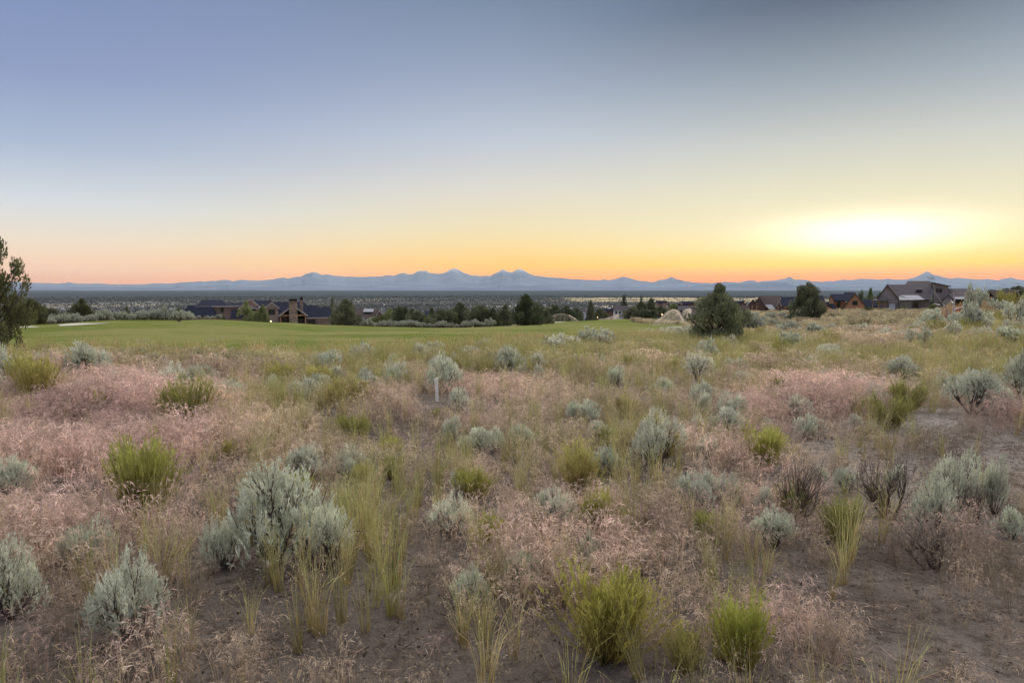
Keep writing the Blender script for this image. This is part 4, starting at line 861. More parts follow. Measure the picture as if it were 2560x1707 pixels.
class House:
    def __init__(s, name, label, ox, oy, k, Y, cat='house', base=None, group=None):
        # the house stands square to the line of sight; s.Y is its own front plane
        s.ox, s.oy, s.k, s.Y = ox, oy, k, 0.0; o = P(ox + base[0] / k, oy + base[1] / k, Y); r = math.hypot(o.x, o.y)
        s.O = o; s.u = Vector((o.x / r, o.y / r)); s.t = Vector((s.u.y, -s.u.x)); s.d = r
        s.root = empty(name, o); s.root.rotation_euler = (0, 0, math.atan2(s.t.y, s.t.x)); s.zb = o.z; ORG[s.root.name] = Vector((0, 0, o.z)); tag(s.root, label, cat, group)
    def xz(s, cx, cy):
        dx, dy, dz = ray(s.ox + cx / s.k, s.oy + cy / s.k); q = s.d / (dx * s.u.x + dy * s.u.y)
        return (dx * q - s.O.x) * s.t.x + (dy * q - s.O.y) * s.t.y, EYE + dz * q
    def wallbox(s, c0, y0, c1, y1, d0, d1, m, name='wall', below=2.5):
        xa, za = s.xz(c0, y0); xb, zb = s.xz(c1, y1); b = MB(); b.box(xa, xb, s.Y + d0, s.Y + d1, zb - below, za); return b.build(name, m, s.root)
    def gable(s, ap, le, re, yb, d0, d1, wall, roof, oh=.5, trim=None, th=.22):
        # gable facing the viewer: apex, left eave, right eave in crop pixels
        ax, az = s.xz(*ap); lx, lz = s.xz(*le); rx, rz = s.xz(*re); _, zb = s.xz(0, yb)
        b = MB(); b.prism([(lx + oh, zb - 2.0), (rx - oh, zb - 2.0), (rx - oh, rz), (ax, az - .2), (lx + oh, lz)], s.Y + d0 + oh, s.Y + d1); b.build('wall', wall, s.root)
        b = MB(); b.prism([(lx, lz), (ax, az), (rx, rz), (rx, rz + th * .01 - th), (ax, az - th * 1.25), (lx, lz - th)], s.Y + d0 + .08, s.Y + d1 + oh); r_ = b.build('roof', roof, s.root)
        if trim:
            b = MB(); b.prism([(lx, lz + .03), (ax, az + .05), (ax, az - .34), (lx + .12, lz - .27)], s.Y + d0, s.Y + d0 + .078); b.build('barge_board', trim, r_)
            b = MB(); b.prism([(rx, rz + .03), (rx - .12, rz - .27), (ax + .003, az - .34), (ax + .003, az + .05)], s.Y + d0, s.Y + d0 + .078); b.build('barge_board', trim, r_)
        return r_
    def ridge(s, r0, r1, e0, e1, d0, d1, roof, th=.22, name='roof'):
        # roof slope facing the viewer between ridge (r0-r1) and eave (e0-e1), and its far slope
        (a, za), (b_, zb), (c, zc), (d, zd) = s.xz(*r0), s.xz(*r1), s.xz(*e0), s.xz(*e1); Y0, Y1 = s.Y + d0, s.Y + d1; Ym = (Y0 + Y1) / 2
        v = [(a, Ym, za), (b_, Ym, zb), (c, Y0, zc), (d, Y0, zd), (c, Y1, zc), (d, Y1, zd)]
        w = [(x, y, z - th) for x, y, z in v]; m = MB()
        m.add(v + w, [(0, 2, 3, 1), (0, 1, 5, 4), (0, 4, 2), (1, 3, 5), (6, 7, 9, 8), (6, 10, 11, 7), (2, 8, 9, 3), (4, 5, 11, 10), (2, 4, 10, 8), (3, 9, 11, 5)])
        return m.build(name, roof, s.root)
    def slope(s, pts, d_top, d_bot, m, th=.12, name='porch_roof'):
        # single pitch: top left, top right, bottom right, bottom left
        q = [s.xz(*p) for p in pts]; Yt, Yb = s.Y + d_top, s.Y + d_bot
        v = [(q[0][0], Yt, q[0][1]), (q[1][0], Yt, q[1][1]), (q[2][0], Yb, q[2][1]), (q[3][0], Yb, q[3][1])]; b = MB()
        b.add(v + [(x, y, z - th) for x, y, z in v], [(0, 1, 2, 3), (7, 6, 5, 4), (0, 4, 5, 1), (1, 5, 6, 2), (2, 6, 7, 3), (3, 7, 4, 0)]); return b.build(name, m, s.root)
    def window(s, c0, y0, c1, y1, d, mull=1, name='window', fm=None, lit=None):
        xa, za = s.xz(c0, y0); xb, zb = s.xz(c1, y1); Y = s.Y + d; w = max(.06, (xb - xa) * .07); b = MB()
        b.box(xa, xb, Y - .08, Y + .05, za - w, za); b.box(xa, xb, Y - .08, Y + .05, zb, zb + w); b.box(xa, xa + w, Y - .08, Y + .05, zb + w, za - w); b.box(xb - w, xb, Y - .08, Y + .05, zb + w, za - w)
        for i in range(1, mull + 1):
            xm = xa + (xb - xa) * i / (mull + 1); b.box(xm - w * .4, xm + w * .4, Y - .07, Y + .05, zb + w, za - w)
        f = b.build(name, fm or M_FRAME, s.root); b = MB(); b.box(xa + w * .5, xb - w * .5, Y - .03, Y + .02, zb + w * .5, za - w * .5); b.build('pane', lit or M_GLASS, f); return f
    def post(s, cx, y0, y1, d, w=.22, m=None, name='post'):
        x, za = s.xz(cx, y0); _, zb = s.xz(cx, y1); b = MB(); b.box(x - w / 2, x + w / 2, s.Y + d, s.Y + d + w, zb - 1.0, za); b.build(name, m or M_POST, s.root)
    def bar(s, c0, y0, c1, y1, d, m, name='beam', dep=.2):
        xa, za = s.xz(c0, y0); xb, zb = s.xz(c1, y1); b = MB(); b.box(xa, xb, s.Y + d, s.Y + d + dep, zb, za); return b.build(name, m, s.root)

# dark-roofed lodge beyond the lawn (crop: 440,720 scale 5.6)
h = House('lodge_house', 'large tan lodge with dark blue roofs and stone chimney beyond the lawn', 440, 720, 5.6, 178.0, base=(1280, 545))
h.ridge((130, 250), (470, 250), (72, 392), (565, 398), 2.0, 9.0, M_ROOF); h.wallbox(110, 392, 540, 470, 2.6, 8.4, M_TAN)
h.wallbox(255, 262, 880, 440, 6.0, 15, M_TAN); h.ridge((320, 176), (600, 176), (232, 266), (720, 266), 5.2, 15.8, M_ROOF); h.ridge((560, 218), (960, 218), (560, 266), (960, 266), 5.3, 14.5, M_ROOF)
h.window(316, 274, 352, 300, 5.95, 1); h.window(418, 279, 450, 303, 5.95, 0); h.window(606, 282, 650, 350, 5.95, 1)
h.bar(236, 262, 880, 272, 5.1, M_TRIM, 'fascia', .06)
h.slope([(765, 312), (930, 312), (945, 424), (752, 424)], 5.0, 1.8, M_ROOF, .15, 'lower_roof'); h.wallbox(770, 424, 925, 470, 2.2, 5.6, M_TAN)
h.gable((1035, 152), (868, 288), (1160, 252), 470, 2.5, 14, M_TAN, M_ROOF, .4, M_TRIM)
h.window(935, 298, 960, 370, 2.85, 0); h.window(1060, 290, 1112, 322, 2.85, 1)
h.ridge((1020, 184), (1350, 184), (1020, 290), (1350, 290), 6.0, 16, M_ROOF); h.wallbox(1100, 290, 1300, 470, 4.6, 12, M_TAN)
h.slope([(1062, 266), (1252, 262), (1240, 290), (1050, 292)], 4.4, 2.0, M_METAL)
h.gable((1340, 203), (1225, 292), (1458, 288), 480, 3.2, 14, M_TAN, M_ROOF, .35, M_TRIM); h.window(1294, 302, 1390, 380, 3.5, 1)
h.ridge((1340, 204), (1830, 204), (1340, 400), (1900, 400), 4.0, 18, M_ROOF); h.wallbox(1440, 395, 1830, 500, 5.2, 16, M_BRN)
h.ridge((1700, 254), (2016, 254), (1700, 424), (2040, 424), 4.2, 15, M_ROOF); h.ridge((1900, 276), (2190, 276), (1840, 428), (2200, 424), 3.0, 13, M_ROOF); h.wallbox(1840, 424, 2180, 530, 3.9, 12, M_TAN)
h.window(1850, 440, 1968, 518, 3.85, 1, 'sliding_door'); h.bar(2008, 430, 2020, 520, 3.7, M_TRIM, 'corner_board', .15); h.bar(2172, 430, 2182, 528, 3.7, M_TRIM, 'corner_board', .15); h.bar(1830, 422, 2198, 432, 2.9, M_TRIM, 'fascia', .06)
# porch gable, open below
r_ = h.slope([(1640, 238), (1640.5, 238), (1845, 385), (1640, 240)], -.6, -.6, M_ROOF, .02, 'ridge_cap')
ax, az_ = h.xz(1640, 236); lx, lz = h.xz(1432, 388); rx, rz = h.xz(1848, 384)
b = MB(); b.prism([(lx, lz), (ax, az_), (rx, rz), (rx, rz - .2), (ax, az_ - .27), (lx, lz - .2)], h.Y - .5, h.Y + 7); pr = b.build('roof', M_ROOF, h.root)
for sgn in (0, 1):
    b = MB(); pf = [(lx, lz + .03), (ax, az_ + .05), (ax, az_ - .40), (lx + .12, lz - .28)] if not sgn else [(rx, rz + .03), (rx - .12, rz - .28), (ax + .003, az_ - .40), (ax + .003, az_ + .05)]
    b.prism(pf, h.Y - .6, h.Y - .503); b.build('barge_board', M_TRIM, pr)
h.bar(1450, 372, 1830, 394, -.2, M_POST, 'beam', .3)
for cx in (1462, 1812): h.post(cx, 392, 505, -.2, .3)
h.window(1480, 400, 1570, 480, 5.15, 1, 'sliding_door'); h.window(1705, 400, 1790, 490, 5.15, 1, 'sliding_door')
xa, za = h.xz(1580, 180); xb, zb = h.xz(1700, 500); b = MB(); b.box(xa, xb, h.Y - 1.6, h.Y - .65, zb - 2, za); ch = b.build('chimney', M_STONE, h.root)
b = MB(); b.box(xa - .08, xb + .08, h.Y - 1.7, h.Y - .55, za, za + .12); x2, z2 = h.xz(1580, 150); b.box(xa + .03, xb - .03, h.Y - 1.55, h.Y - .7, za + .12, z2); b.build('cap', M_BLACK, ch)
xa, za = h.xz(1740, 170); xb, zb = h.xz(1785, 320); b = MB(); b.box(xa, xb, h.Y + 2.4, h.Y + 3.3, zb - 1, za); ch = b.build('chimney', M_STONE, h.root)
_, z2 = h.xz(0, 138); b = MB(); b.box(xa - .05, xb + .05, h.Y + 2.35, h.Y + 3.35, za, z2); b.build('cap', M_BLACK, ch)

# grey house on the right (crop 2140,660 scale 5.6)
h = House('grey_house', 'big grey gabled house with timber porch on the right rise', 2140, 660, 5.6, 148.0, base=(800, 672))
h.ridge((440, 286), (1080, 286), (560, 492), (1060, 500), 3.0, 15, M_ROOFG); h.wallbox(600, 480, 1030, 672, 4.0, 13, M_GREY)
h.gable((435, 284), (292, 486), (606, 488), 676, .6, 10, M_GREY, M_ROOFG, .25, M_TRIMD)
h.ridge((722, 231), (1046, 231), (640, 330), (1165, 352), 7.9, 15.5, M_ROOFG)
b = MB(); b.prism([h.xz(*q) for q in ((1090, 268), (1308, 314), (1308, 660), (1090, 660))], 5.0, 13); b.build('wall', M_GREY, h.root)
b = MB(); b.prism([h.xz(*q) for q in ((1070, 250), (1345, 308), (1345, 318), (1070, 262))], 4.4, 13.5); b.build('shed_roof', M_ROOFG, h.root)
h.window(1130, 342, 1160, 400, 4.95, 0); h.window(1176, 342, 1214, 402, 4.95, 0)
h.slope([(845, 340), (925, 340), (935, 356), (840, 356)], 7.0, 5.6, M_ROOFG, .4, 'dormer')
h.slope([(605, 440), (868, 438), (962, 497), (772, 504)], 3.6, .6, M_METAL); h.wallbox(590, 492, 778, 672, 1.4, 4, M_GREY)
h.slope([(600, 455), (700, 450), (775, 503), (590, 503)], 3.4, .55, M_METAL)
h.window(822, 552, 868, 655, 3.95, 0, 'door', M_DOOR)
h.wallbox(466, 540, 546, 672, -.3, .55, M_WHITE, 'storage_panel'); h.slope([(450, 512), (585, 512), (590, 538), (445, 540)], .6, -.6, M_ROOFG, .1, 'small_roof')
# left porch
h.slope([(290, 478), (448, 462), (446, 512), (205, 508)], 3.0, -.6, M_ROOFG, .18); h.bar(225, 512, 445, 524, -.3, M_POST, 'beam', .25)
for cx in (236, 316, 410): h.post(cx, 522, 668, -.25, .2)
h.ridge((1312, 344), (1668, 344), (1312, 490), (1795, 492), 2.0, 13, M_ROOFG); h.wallbox(1320, 488, 1770, 640, 3.2, 12, M_BRN); h.slope([(1395, 462), (1560, 462), (1582, 490), (1385, 490)], 2.4, .9, M_METAL)
h.window(1440, 515, 1530, 600, 3.15, 1); h.gable((1300, 428), (1215, 490), (1375, 492), 640, .9, 6, M_GREY, M_ROOFG, .2)

# cedar house (crop 1840,660 scale 5.88)
h = House('cedar_house', 'orange cedar house with steep dark gables left of the grey house', 1840, 660, 5.88, 176.0, base=(1600, 722))
h.ridge((1585, 418), (1760, 418), (1560, 520), (1790, 520), 5, 14, M_ROOF)
h.gable((1752, 428), (1570, 636), (1918, 622), 722, .5, 12, M_ORANGE, M_ROOF, .3, M_TRIMD); h.window(1712, 540, 1786, 606, .75, 1)
h.ridge((1392, 444), (1700, 444), (1440, 540), (1700, 540), 3, 12, M_ROOF); h.wallbox(1400, 535, 1605, 722, 3.8, 11, M_ORANGE); h.gable((1392, 446), (1362, 530), (1445, 545), 722, 2.6, 10, M_ORANGE, M_ROOF, .1, M_TRIMD)
h.window(1482, 548, 1535, 640, 3.75, 0, 'door', M_DOOR); h.slope([(1300, 562), (1420, 562), (1485, 656), (1225, 660)], 3.5, .6, M_ROOF, .2, 'lower_roof'); h.wallbox(1278, 655, 1592, 722, 1.2, 4, M_ORANGE); h.window(1350, 664, 1392, 712, 1.15, 1)
h.gable((1335, 590), (1240, 660), (1440, 660), 722, .2, 3, M_ORANGE, M_ROOF, .2); h.gable((1270, 535), (1190, 590), (1300, 575), 722, 5, 12, M_ORANGE, M_ROOF, .15)
h.ridge((1880, 518), (2060, 525), (1850, 632), (2090, 632), 3, 11, M_ROOF); h.wallbox(1870, 628, 2070, 722, 4, 10, M_ORANGE); h.ridge((1170, 468), (1255, 468), (1150, 560), (1290, 560), 8, 16, M_ROOF); h.wallbox(1170, 555, 1275, 722, 9, 15, M_ORANGE)
# fence in front of it
fy = 165.0; fr_ = at(1840 + 1700 / 5.88, fy); fr_ = empty('rail_fence', P(1840 + 1700 / 5.88, 660 + 725 / 5.88, fy)); fl = fr_.location
tag(fr_, 'weathered wooden rail fence before the orange cedar house', 'fence')
for cx in (1655, 1710, 1765, 1820):
    a_ = P(1840 + cx / 5.88, 660 + 662 / 5.88, fy); b = MB(); b.box(a_.x - .12, a_.x + .12, fy, fy + .24, fl.z - .6, a_.z); b.build('post', M_POST, fr_)
for cy in (672, 690, 708):
    a_ = P(1840 + 1655 / 5.88, 660 + cy / 5.88, fy); e_ = P(1840 + 1820 / 5.88, 660 + cy / 5.88, fy); b = MB(); b.box(a_.x, e_.x, fy - .07, fy - .003, a_.z - .2, a_.z); b.build('rail', M_POST, fr_)

# brown house left of the second juniper
h = House('brown_house', 'brown shingled house with timber posts left of the second juniper', 1840, 660, 5.88, 176.0, base=(450, 728))
h.ridge((352, 470), (640, 470), (372, 662), (700, 640), 2, 13, M_ROOFB); h.gable((345, 480), (262, 580), (440, 640), 728, .8, 12, M_BRN, M_ROOFB, .2, M_TRIMD); h.wallbox(380, 630, 640, 728, 3, 12, M_BRN)
h.slope([(425, 600), (525, 600), (588, 666), (490, 666)], 2.2, .3, M_METAL, .1, 'porch_roof'); h.gable((240, 525), (175, 605), (325, 600), 728, 2.5, 10, M_BRN, M_ROOFB, .2); h.slope([(545, 568), (590, 568), (600, 585), (535, 585)], 5, 4, M_BRN, .3, 'dormer')
for cx in (240, 303): h.post(cx, 610, 722, -.2, .28)
h.window(350, 668, 395, 722, 2.95, 1)
h = House('blue_roofed_house', 'low house with blue-black roof hidden behind the second juniper', 1840, 660, 5.88, 170.0, base=(720, 735))
h.ridge((650, 496), (900, 490), (680, 622), (930, 622), 2, 12, M_ROOF); h.gable((630, 540), (590, 616), (676, 618), 735, .6, 9, M_BRN, M_ROOF, .1, M_TRIM); h.wallbox(690, 618, 920, 735, 3, 11, M_TAN)
h.window(738, 655, 798, 715, 2.95, 1); h.post(618, 620, 735, .2, .3); h.bar(690, 630, 820, 645, 1.5, M_POST); h.post(726, 640, 735, 1.5, .25)

# middle houses below the lawn (crop 840,660 scale 4.055)
h = House('shingled_house', 'brown shingled house with a bright metal roof panel behind the lawn', 840, 660, 4.055, 215.0, base=(330, 625))
h.ridge((190, 458), (432, 462), (180, 552), (400, 556), 1, 11, M_ROOFB); h.gable((436, 468), (392, 558), (512, 545), 625, .6, 10, M_BRN, M_ROOFB, .2, M_TRIM); h.wallbox(205, 548, 400, 625, 2, 10, M_BRN); h.slope([(285, 458), (388, 460), (375, 488), (272, 488)], 5.2, 3.2, M_METAL, .1, 'metal_panel')
h.window(355, 560, 388, 590, 1.95, 1); h.ridge((-10, 445), (80, 445), (-20, 500), (90, 500), 4, 12, M_ROOFB); h.wallbox(0, 495, 70, 600, 5, 11, M_BRN); h.window(20, 520, 50, 560, 4.95, 1)
h = House('white_house', 'small white house with navy roof among the dark junipers', 840, 660, 4.055, 290.0, base=(940, 600))
h.ridge((900, 478), (985, 478), (875, 520), (990, 520), 1, 10, M_ROOF); h.gable((985, 486), (955, 520), (1022, 520), 600, .2, 9, M_WHITE, M_ROOF, .15, M_WHITE); h.wallbox(885, 518, 985, 600, 1.8, 9, M_WHITE); h.window(905, 530, 940, 570, 1.75, 1); h.window(975, 530, 1000, 570, .4, 0)
def small_house(px, py, w, hgt, Y, roofm, wallm, label, gab=True, group=None):
    p = P(px, py, Y); s = Y / F; wx = w * s; hh = hgt * s; r = empty('distant_house', p); zt = p.z + hh; Yd = wx * .55
    tag(r, label, 'house', group)
    b = MB(); b.box(p.x - wx * .46, p.x + wx * .46, Y + .4, Y + Yd, p.z - 4, p.z + hh * .55); b.build('wall', wallm, r)
    b = MB(); ye = Y; ym = Y + Yd / 2 + .2; b.prism_x([(ye, p.z + hh * .5), (ym, zt), (Y + Yd + .4, p.z + hh * .5), (ym, zt - .3)], p.x - wx / 2, p.x + wx / 2); rf = b.build('roof', roofm, r)
    if gab:
        gx = p.x + wx * .2; b = MB(); b.prism([(gx - wx * .14, p.z - 3), (gx + wx * .14, p.z - 3), (gx + wx * .14, p.z + hh * .55), (gx, p.z + hh * .82), (gx - wx * .14, p.z + hh * .55)], Y - .5, Y + Yd * .5); b.build('gable', wallm, r)
        b = MB(); b.prism([(gx - wx * .17, p.z + hh * .53), (gx, p.z + hh * .88), (gx + wx * .17, p.z + hh * .53), (gx + wx * .17, p.z + hh * .47), (gx, p.z + hh * .8), (gx - wx * .17, p.z + hh * .47)], Y - .9, Y + Yd * .5); b.build('roof', roofm, r)
    for k in range(3):
        x0 = p.x - wx * (.4 - .22 * k); b = MB(); b.box(x0, x0 + wx * .1, Y + .32, Y + .45, p.z + hh * .12, p.z + hh * .38); w_ = b.build('window', M_FRAME, r); b = MB(); b.box(x0 + wx * .015, x0 + wx * .085, Y + .29, Y + .315, p.z + hh * .15, p.z + hh * .35); b.build('pane', M_GLASS, w_)
SH = [(1518, 786, 34, 14, 300, M_ROOF, M_BRN, 'dark-roofed house left of the pale one, beyond the small sprinkler'), (1556, 787, 44, 22, 330, M_ROOFG, M_WHITE, 'grey-roofed house with pale wall beyond the small sprinkler'),
      (1575, 792, 30, 16, 290, M_ROOF, M_TAN, 'dark-roofed house in front of the pale-walled one'), (1452, 786, 34, 12, 330, M_ROOFG, M_WHITE, 'low pale house behind the domed sprinkler spray'),
      (1722, 768, 40, 14, 420, M_ROOF, M_BRN, 'dark house in the row above the large sprinkler, right one'), (1690, 770, 34, 14, 400, M_ROOFG, M_BRN, 'dark house in the row above the large sprinkler, middle one'), (1655, 764, 26, 12, 430, M_ROOF, M_TAN, 'dark house in the row above the large sprinkler, left one'),
      (1722, 783, 52, 18, 300, M_ROOFG, M_GREY, 'grey house low behind the large sprinkler'), (1850, 765, 34, 13, 380, M_ROOF, M_BRN, 'dark house right of the big juniper'), (1868, 783, 40, 20, 260, M_ROOFB, M_BRN, 'brown-roofed house beside the timber posts, right of the big juniper'),
      (1642, 784, 28, 13, 330, M_ROOFB, M_BRN, 'brown-roofed house behind the juniper cluster'), (2520, 760, 70, 34, 215, M_ROOFB, M_BRN, 'reddish-brown house on the right hillside'), (2536, 742, 44, 18, 270, M_ROOFG, M_BRN, 'dark house high on the right hillside'), (2470, 738, 30, 9, 240, M_METAL, M_GREY, 'pale-roofed house at the foot of the right hillside')]
for a_ in SH: small_house(*a_)
for k in range(46):
    Y = R.uniform(2300, 4800); px = R.choice([R.uniform(20, 470), R.uniform(860, 1340), R.uniform(1340, 1700), R.uniform(60, 1300)]); p = at(px, Y); w = R.uniform(9, 18)
    r = empty('distant_house', p); tag(r, 'tiny pale house far out on the valley floor', 'house', 'tiny houses on the valley floor')
    b = MB(); b.box(p.x - w / 2, p.x + w / 2, p.y, p.y + 8, p.z - 2, p.z + 3.2); b.build('wall', R.choice([M_WHITE, M_TAN, M_WHITE]), r)
    b = MB(); b.prism_x([(p.y - .5, p.z + 3.2), (p.y + 4, p.z + 5.8), (p.y + 8.5, p.z + 3.2)], p.x - w / 2 - .4, p.x + w / 2 + .4); b.build('roof', R.choice([M_WHITE, M_METAL, M_ROOFG]), r)

# garden lamps, lit at dusk
M_LAMP = mat("lit_bulb", (1, .8, .5)); bb = M_LAMP.node_tree.nodes['Principled BSDF']; bb.inputs['Emission Color'].default_value = (1, .72, .35, 1); bb.inputs['Emission Strength'].default_value = 5.0
def lamp(px, py, Y, label):
    p = P(px, py, Y); g_ = at(px, Y); r = empty('garden_lamp', (p.x, p.y, min(g_.z, p.z - .35))); z0 = r.location.z
    b = MB(); b.box(p.x - .05, p.x + .05, Y - .05, Y + .05, z0 - .1, p.z - .1); b.build('post', M_BLACK, r)
    link('bulb', ICO, r, Vector((0, 0, p.z - z0))); b = MB(); b.box(p.x - .2, p.x + .2, Y - .2, Y + .2, p.z + .12, p.z + .16); b.build('cap', M_BLACK, r); tag(r, label, 'lamp')
bm = bmesh.new(); bmesh.ops.create_icosphere(bm, subdivisions=2, radius=.11); ICO = bpy.data.meshes.new('bulb'); bm.to_mesh(ICO); ICO.materials.append(M_LAMP)
lamp(677, 803, 112, 'small lit garden lamp on the lawn before the stone chimney'); lamp(1494, 793.5, 207, 'small lit lamp at the far lawn edge by the small sprinkler'); lamp(1655, 786, 160, 'small lit lamp beside the large sprinkler spray'); lamp(1863, 756, 330, 'tiny lit lamp among the roofs right of the big juniper')

# ------------------------------------------------------------------ trees
JB = [juniper_meshes(500, 20000, .042, 'bush', 4, 150, .085, .13), juniper_meshes(501, 16000, .05, 'round', 5, 120, .09, .16)]
JN = [juniper_meshes(510 + k, 6500, .062, 'cone', 3, 90, .10, .16) for k in range(4)]
JR = [juniper_meshes(520 + k, 6500, .07, 'round', 4, 80, .11, .2) for k in range(4)]
JS = [juniper_meshes(530 + k, 3500, .07, 'spire', 1, 60, .12, .16) for k in range(2)]
JO = juniper_meshes(547, 20000, .036, 'open', 8, 150, .07, .30)
C_JUN = [(.145, .16, .09), (.16, .17, .10), (.13, .15, .085)]
TE = {}
def tree(name, lib, px, top, base, w, Y, label, col=None, group=None, cat='tree', sub=None):
    # standing on the ground at depth Y; its top reaches the pixel row 'top'
    g_ = at(px, Y); tp = P(px, top, Y).z; H = max(tp - g_.z, .8); W = w * 1.12 * Y / F
    fol, wood = R.choice(lib) if isinstance(lib, list) else lib
    if fol.name not in TE: TE[fol.name] = extent(fol)
    ew, eh = TE[fol.name]; r = empty(name, g_); r.scale = (W / ew, W / ew, H / eh); r.rotation_euler = (0, 0, R.uniform(0, 6.28))
    c = link('crown', fol, r); k = col or R.choice(C_JUN); q = R.uniform(.85, 1.15); c.color = (k[0] * q, k[1] * q, k[2] * q, 1); link('trunk', wood, r)
    tag(r, label, cat, group); return r
GJ = 'junipers beyond the lawn'
tree('juniper_tree', JB[0], 1797, 720, 868, 128, 23.0, 'big bushy juniper standing alone at the lawn tip', (.20, .22, .125))
tree('juniper_tree', JB[1], 2017, 716, 812, 78, 84, 'second bushy juniper between the brown and the orange house', (.19, .205, .12))
tree('juniper_tree', JO, -40, 585, 880, 150, 19, 'ragged juniper reaching in from the left edge of the photo', (.14, .145, .065))
G1 = (.23, .26, .11); G2 = (.17, .20, .085)
for (lib, px, top, w, Y, lab, c) in [
 (JR, 78, 752, 66, 112, 'round juniper nearest the left edge beyond the lawn', (.13, .14, .06)), (JR, 125, 773, 52, 120, 'low juniper right of the round one at far left', None), (JN, 205, 750, 50, 118, 'pointed juniper beyond the left sagebrush row', (.12, .13, .06)),
 (JR, 165, 782, 50, 130, 'low dark juniper between two taller ones at far left', None), (JR, 255, 780, 60, 140, 'dark juniper right of the pointed one at far left', None), (JS, 318, 766, 18, 120, 'slim spire juniper behind the left sagebrush row', None), (JR, 345, 786, 50, 150, 'low dark juniper right of the slim spire', None), (JR, 400, 782, 44, 135, 'dark round juniper beyond the left end of the lawn', None), (JR, 285, 786, 46, 128, 'low juniper half hidden by the left sagebrush row', None),
 (JS, 447, 771, 24, 116, 'small green conifer left of the dark-roofed lodge', G2), (JS, 617, 755, 34, 150, 'pale green tree before the first gable of the lodge', G1), (JN, 658, 765, 30, 150, 'pale green tree before the second gable of the lodge', G1), (JR, 640, 782, 30, 152, 'low green shrub tree between the lodge gables', G2), (JR, 560, 790, 12, 150, 'small dark shrub by the lodge wall', None),
 (JN, 866, 753, 72, 125, 'pointed juniper at the right end of the dark-roofed lodge', None), (JS, 832, 745, 16, 320, 'far spire tree right of the lodge', None),
 (JR, 975, 774, 32, 190, 'light green tree behind the shingled house', G1), (JR, 1000, 768, 46, 160, 'dark juniper right of the shingled house', None), (JR, 958, 790, 46, 140, 'low bushy juniper before the shingled house', G2), (JR, 930, 795, 24, 139, 'small bush before the shingled house', G1), (JR, 1045, 780, 56, 150, 'low dark juniper left of the white house', None), (JR, 1030, 775, 30, 170, 'narrow dark juniper behind the low one', None),
 (JR, 1105, 775, 66, 140, 'broad dark juniper right of the white house', None), (JN, 1150, 760, 56, 145, 'taller juniper in the middle of the dark row', None), (JR, 1200, 767, 66, 140, 'round dark juniper right of the taller one', None), (JN, 1232, 772, 34, 140, 'narrow juniper left of the tallest one', None), (JN, 1262, 765, 46, 142, 'dark juniper touching the tallest one', None), (JN, 1080, 772, 30, 165, 'narrow juniper behind the white house', None),
 (JN, 1315, 741, 74, 132, 'tallest juniper of the dark row at the lawn edge', (.105, .125, .065)), (JR, 1352, 768, 56, 145, 'dark juniper right of the tallest one', None), (JR, 1385, 765, 46, 230, 'dark tree behind the domed sprinkler spray', None), (JR, 1415, 768, 40, 240, 'dark tree right behind the domed sprinkler spray', None), (JN, 1476, 755, 22, 225, 'slim dark juniper between the two small sprinklers', None), (JR, 1440, 772, 36, 240, 'low dark tree left of the slim juniper', None), (JR, 1500, 774, 34, 245, 'dark tree behind the left small roof', None),
 (JN, 1603, 756, 40, 212, 'dark juniper, middle of the cluster by the large sprinkler', None), (JN, 1627, 749, 40, 214, 'tallest juniper of the cluster by the large sprinkler', None), (JR, 1580, 770, 46, 208, 'bushy juniper at the left of the cluster by the large sprinkler', None), (JR, 1650, 768, 40, 216, 'bushy juniper at the right of the cluster by the large sprinkler', None), (JR, 1615, 775, 60, 205, 'low bushy juniper at the foot of the cluster', None),
 (JR, 1560, 742, 20, 520, 'distant poplar beyond the roofs', (.12, .13, .10)), (JR, 1602, 746, 12, 560, 'distant tree right of the poplar', (.12, .13, .10)), (JR, 1683, 762, 34, 330, 'pale green tree behind the large sprinkler', G1), (JS, 1745, 746, 14, 400, 'dark spire tree left of the big juniper', None), (JR, 1765, 748, 30, 380, 'dark tree just behind the left side of the big juniper', None),
 (JN, 2172, 727, 30, 300, 'green tree between the cedar and the grey house', G2), (JR, 2150, 734, 24, 320, 'low tree left of the green one behind the houses', None), (JR, 2195, 738, 22, 300, 'low tree right of the green one behind the houses', None),
 (JR, 2256, 764, 18, 140, 'rounded shrub tree against the wall of the grey house', G2), (JR, 2170, 768, 24, 140, 'dark round shrub by the timber porch', None), (JR, 2147, 781, 18, 130, 'small dark shrub in the grass before the cedar house', None), (JR, 2100, 770, 14, 160, 'reddish shrub beside the rail fence', (.16, .10, .07)),
 (JR, 2330, 762, 20, 128, 'green shrub at the right corner of the grey house', G1), (JN, 2420, 718, 20, 260, 'bare-topped tree behind the right wing of the grey house', (.16, .14, .11)), (JR, 2465, 752, 40, 110, 'green tree right of the grey house', G2), (JR, 2490, 745, 40, 140, 'dark tree at the foot of the right hillside', None), (JR, 2448, 728, 30, 300, 'dark tree left on the right hillside', None), (JR, 2480, 726, 34, 305, 'dark tree on the right hillside, second from left', None), (JR, 2515, 722, 34, 300, 'dark tree on the right hillside near its top', None), (JR, 2545, 716, 40, 290, 'dark tree on top of the right hillside', None), (JR, 2575, 718, 44, 270, 'dark tree cut by the right edge on the hillside', None), (JR, 2550, 752, 44, 120, 'green bushy tree at the right edge', G1), (JR, 2515, 775, 40, 70, 'dark bushy tree above the right mound', G2)]:
    tree('juniper_tree' if c in (None,) or lib is JN else 'leafy_tree', lib, px, top, 0, w, Y, lab, c, GJ if c is None else None)

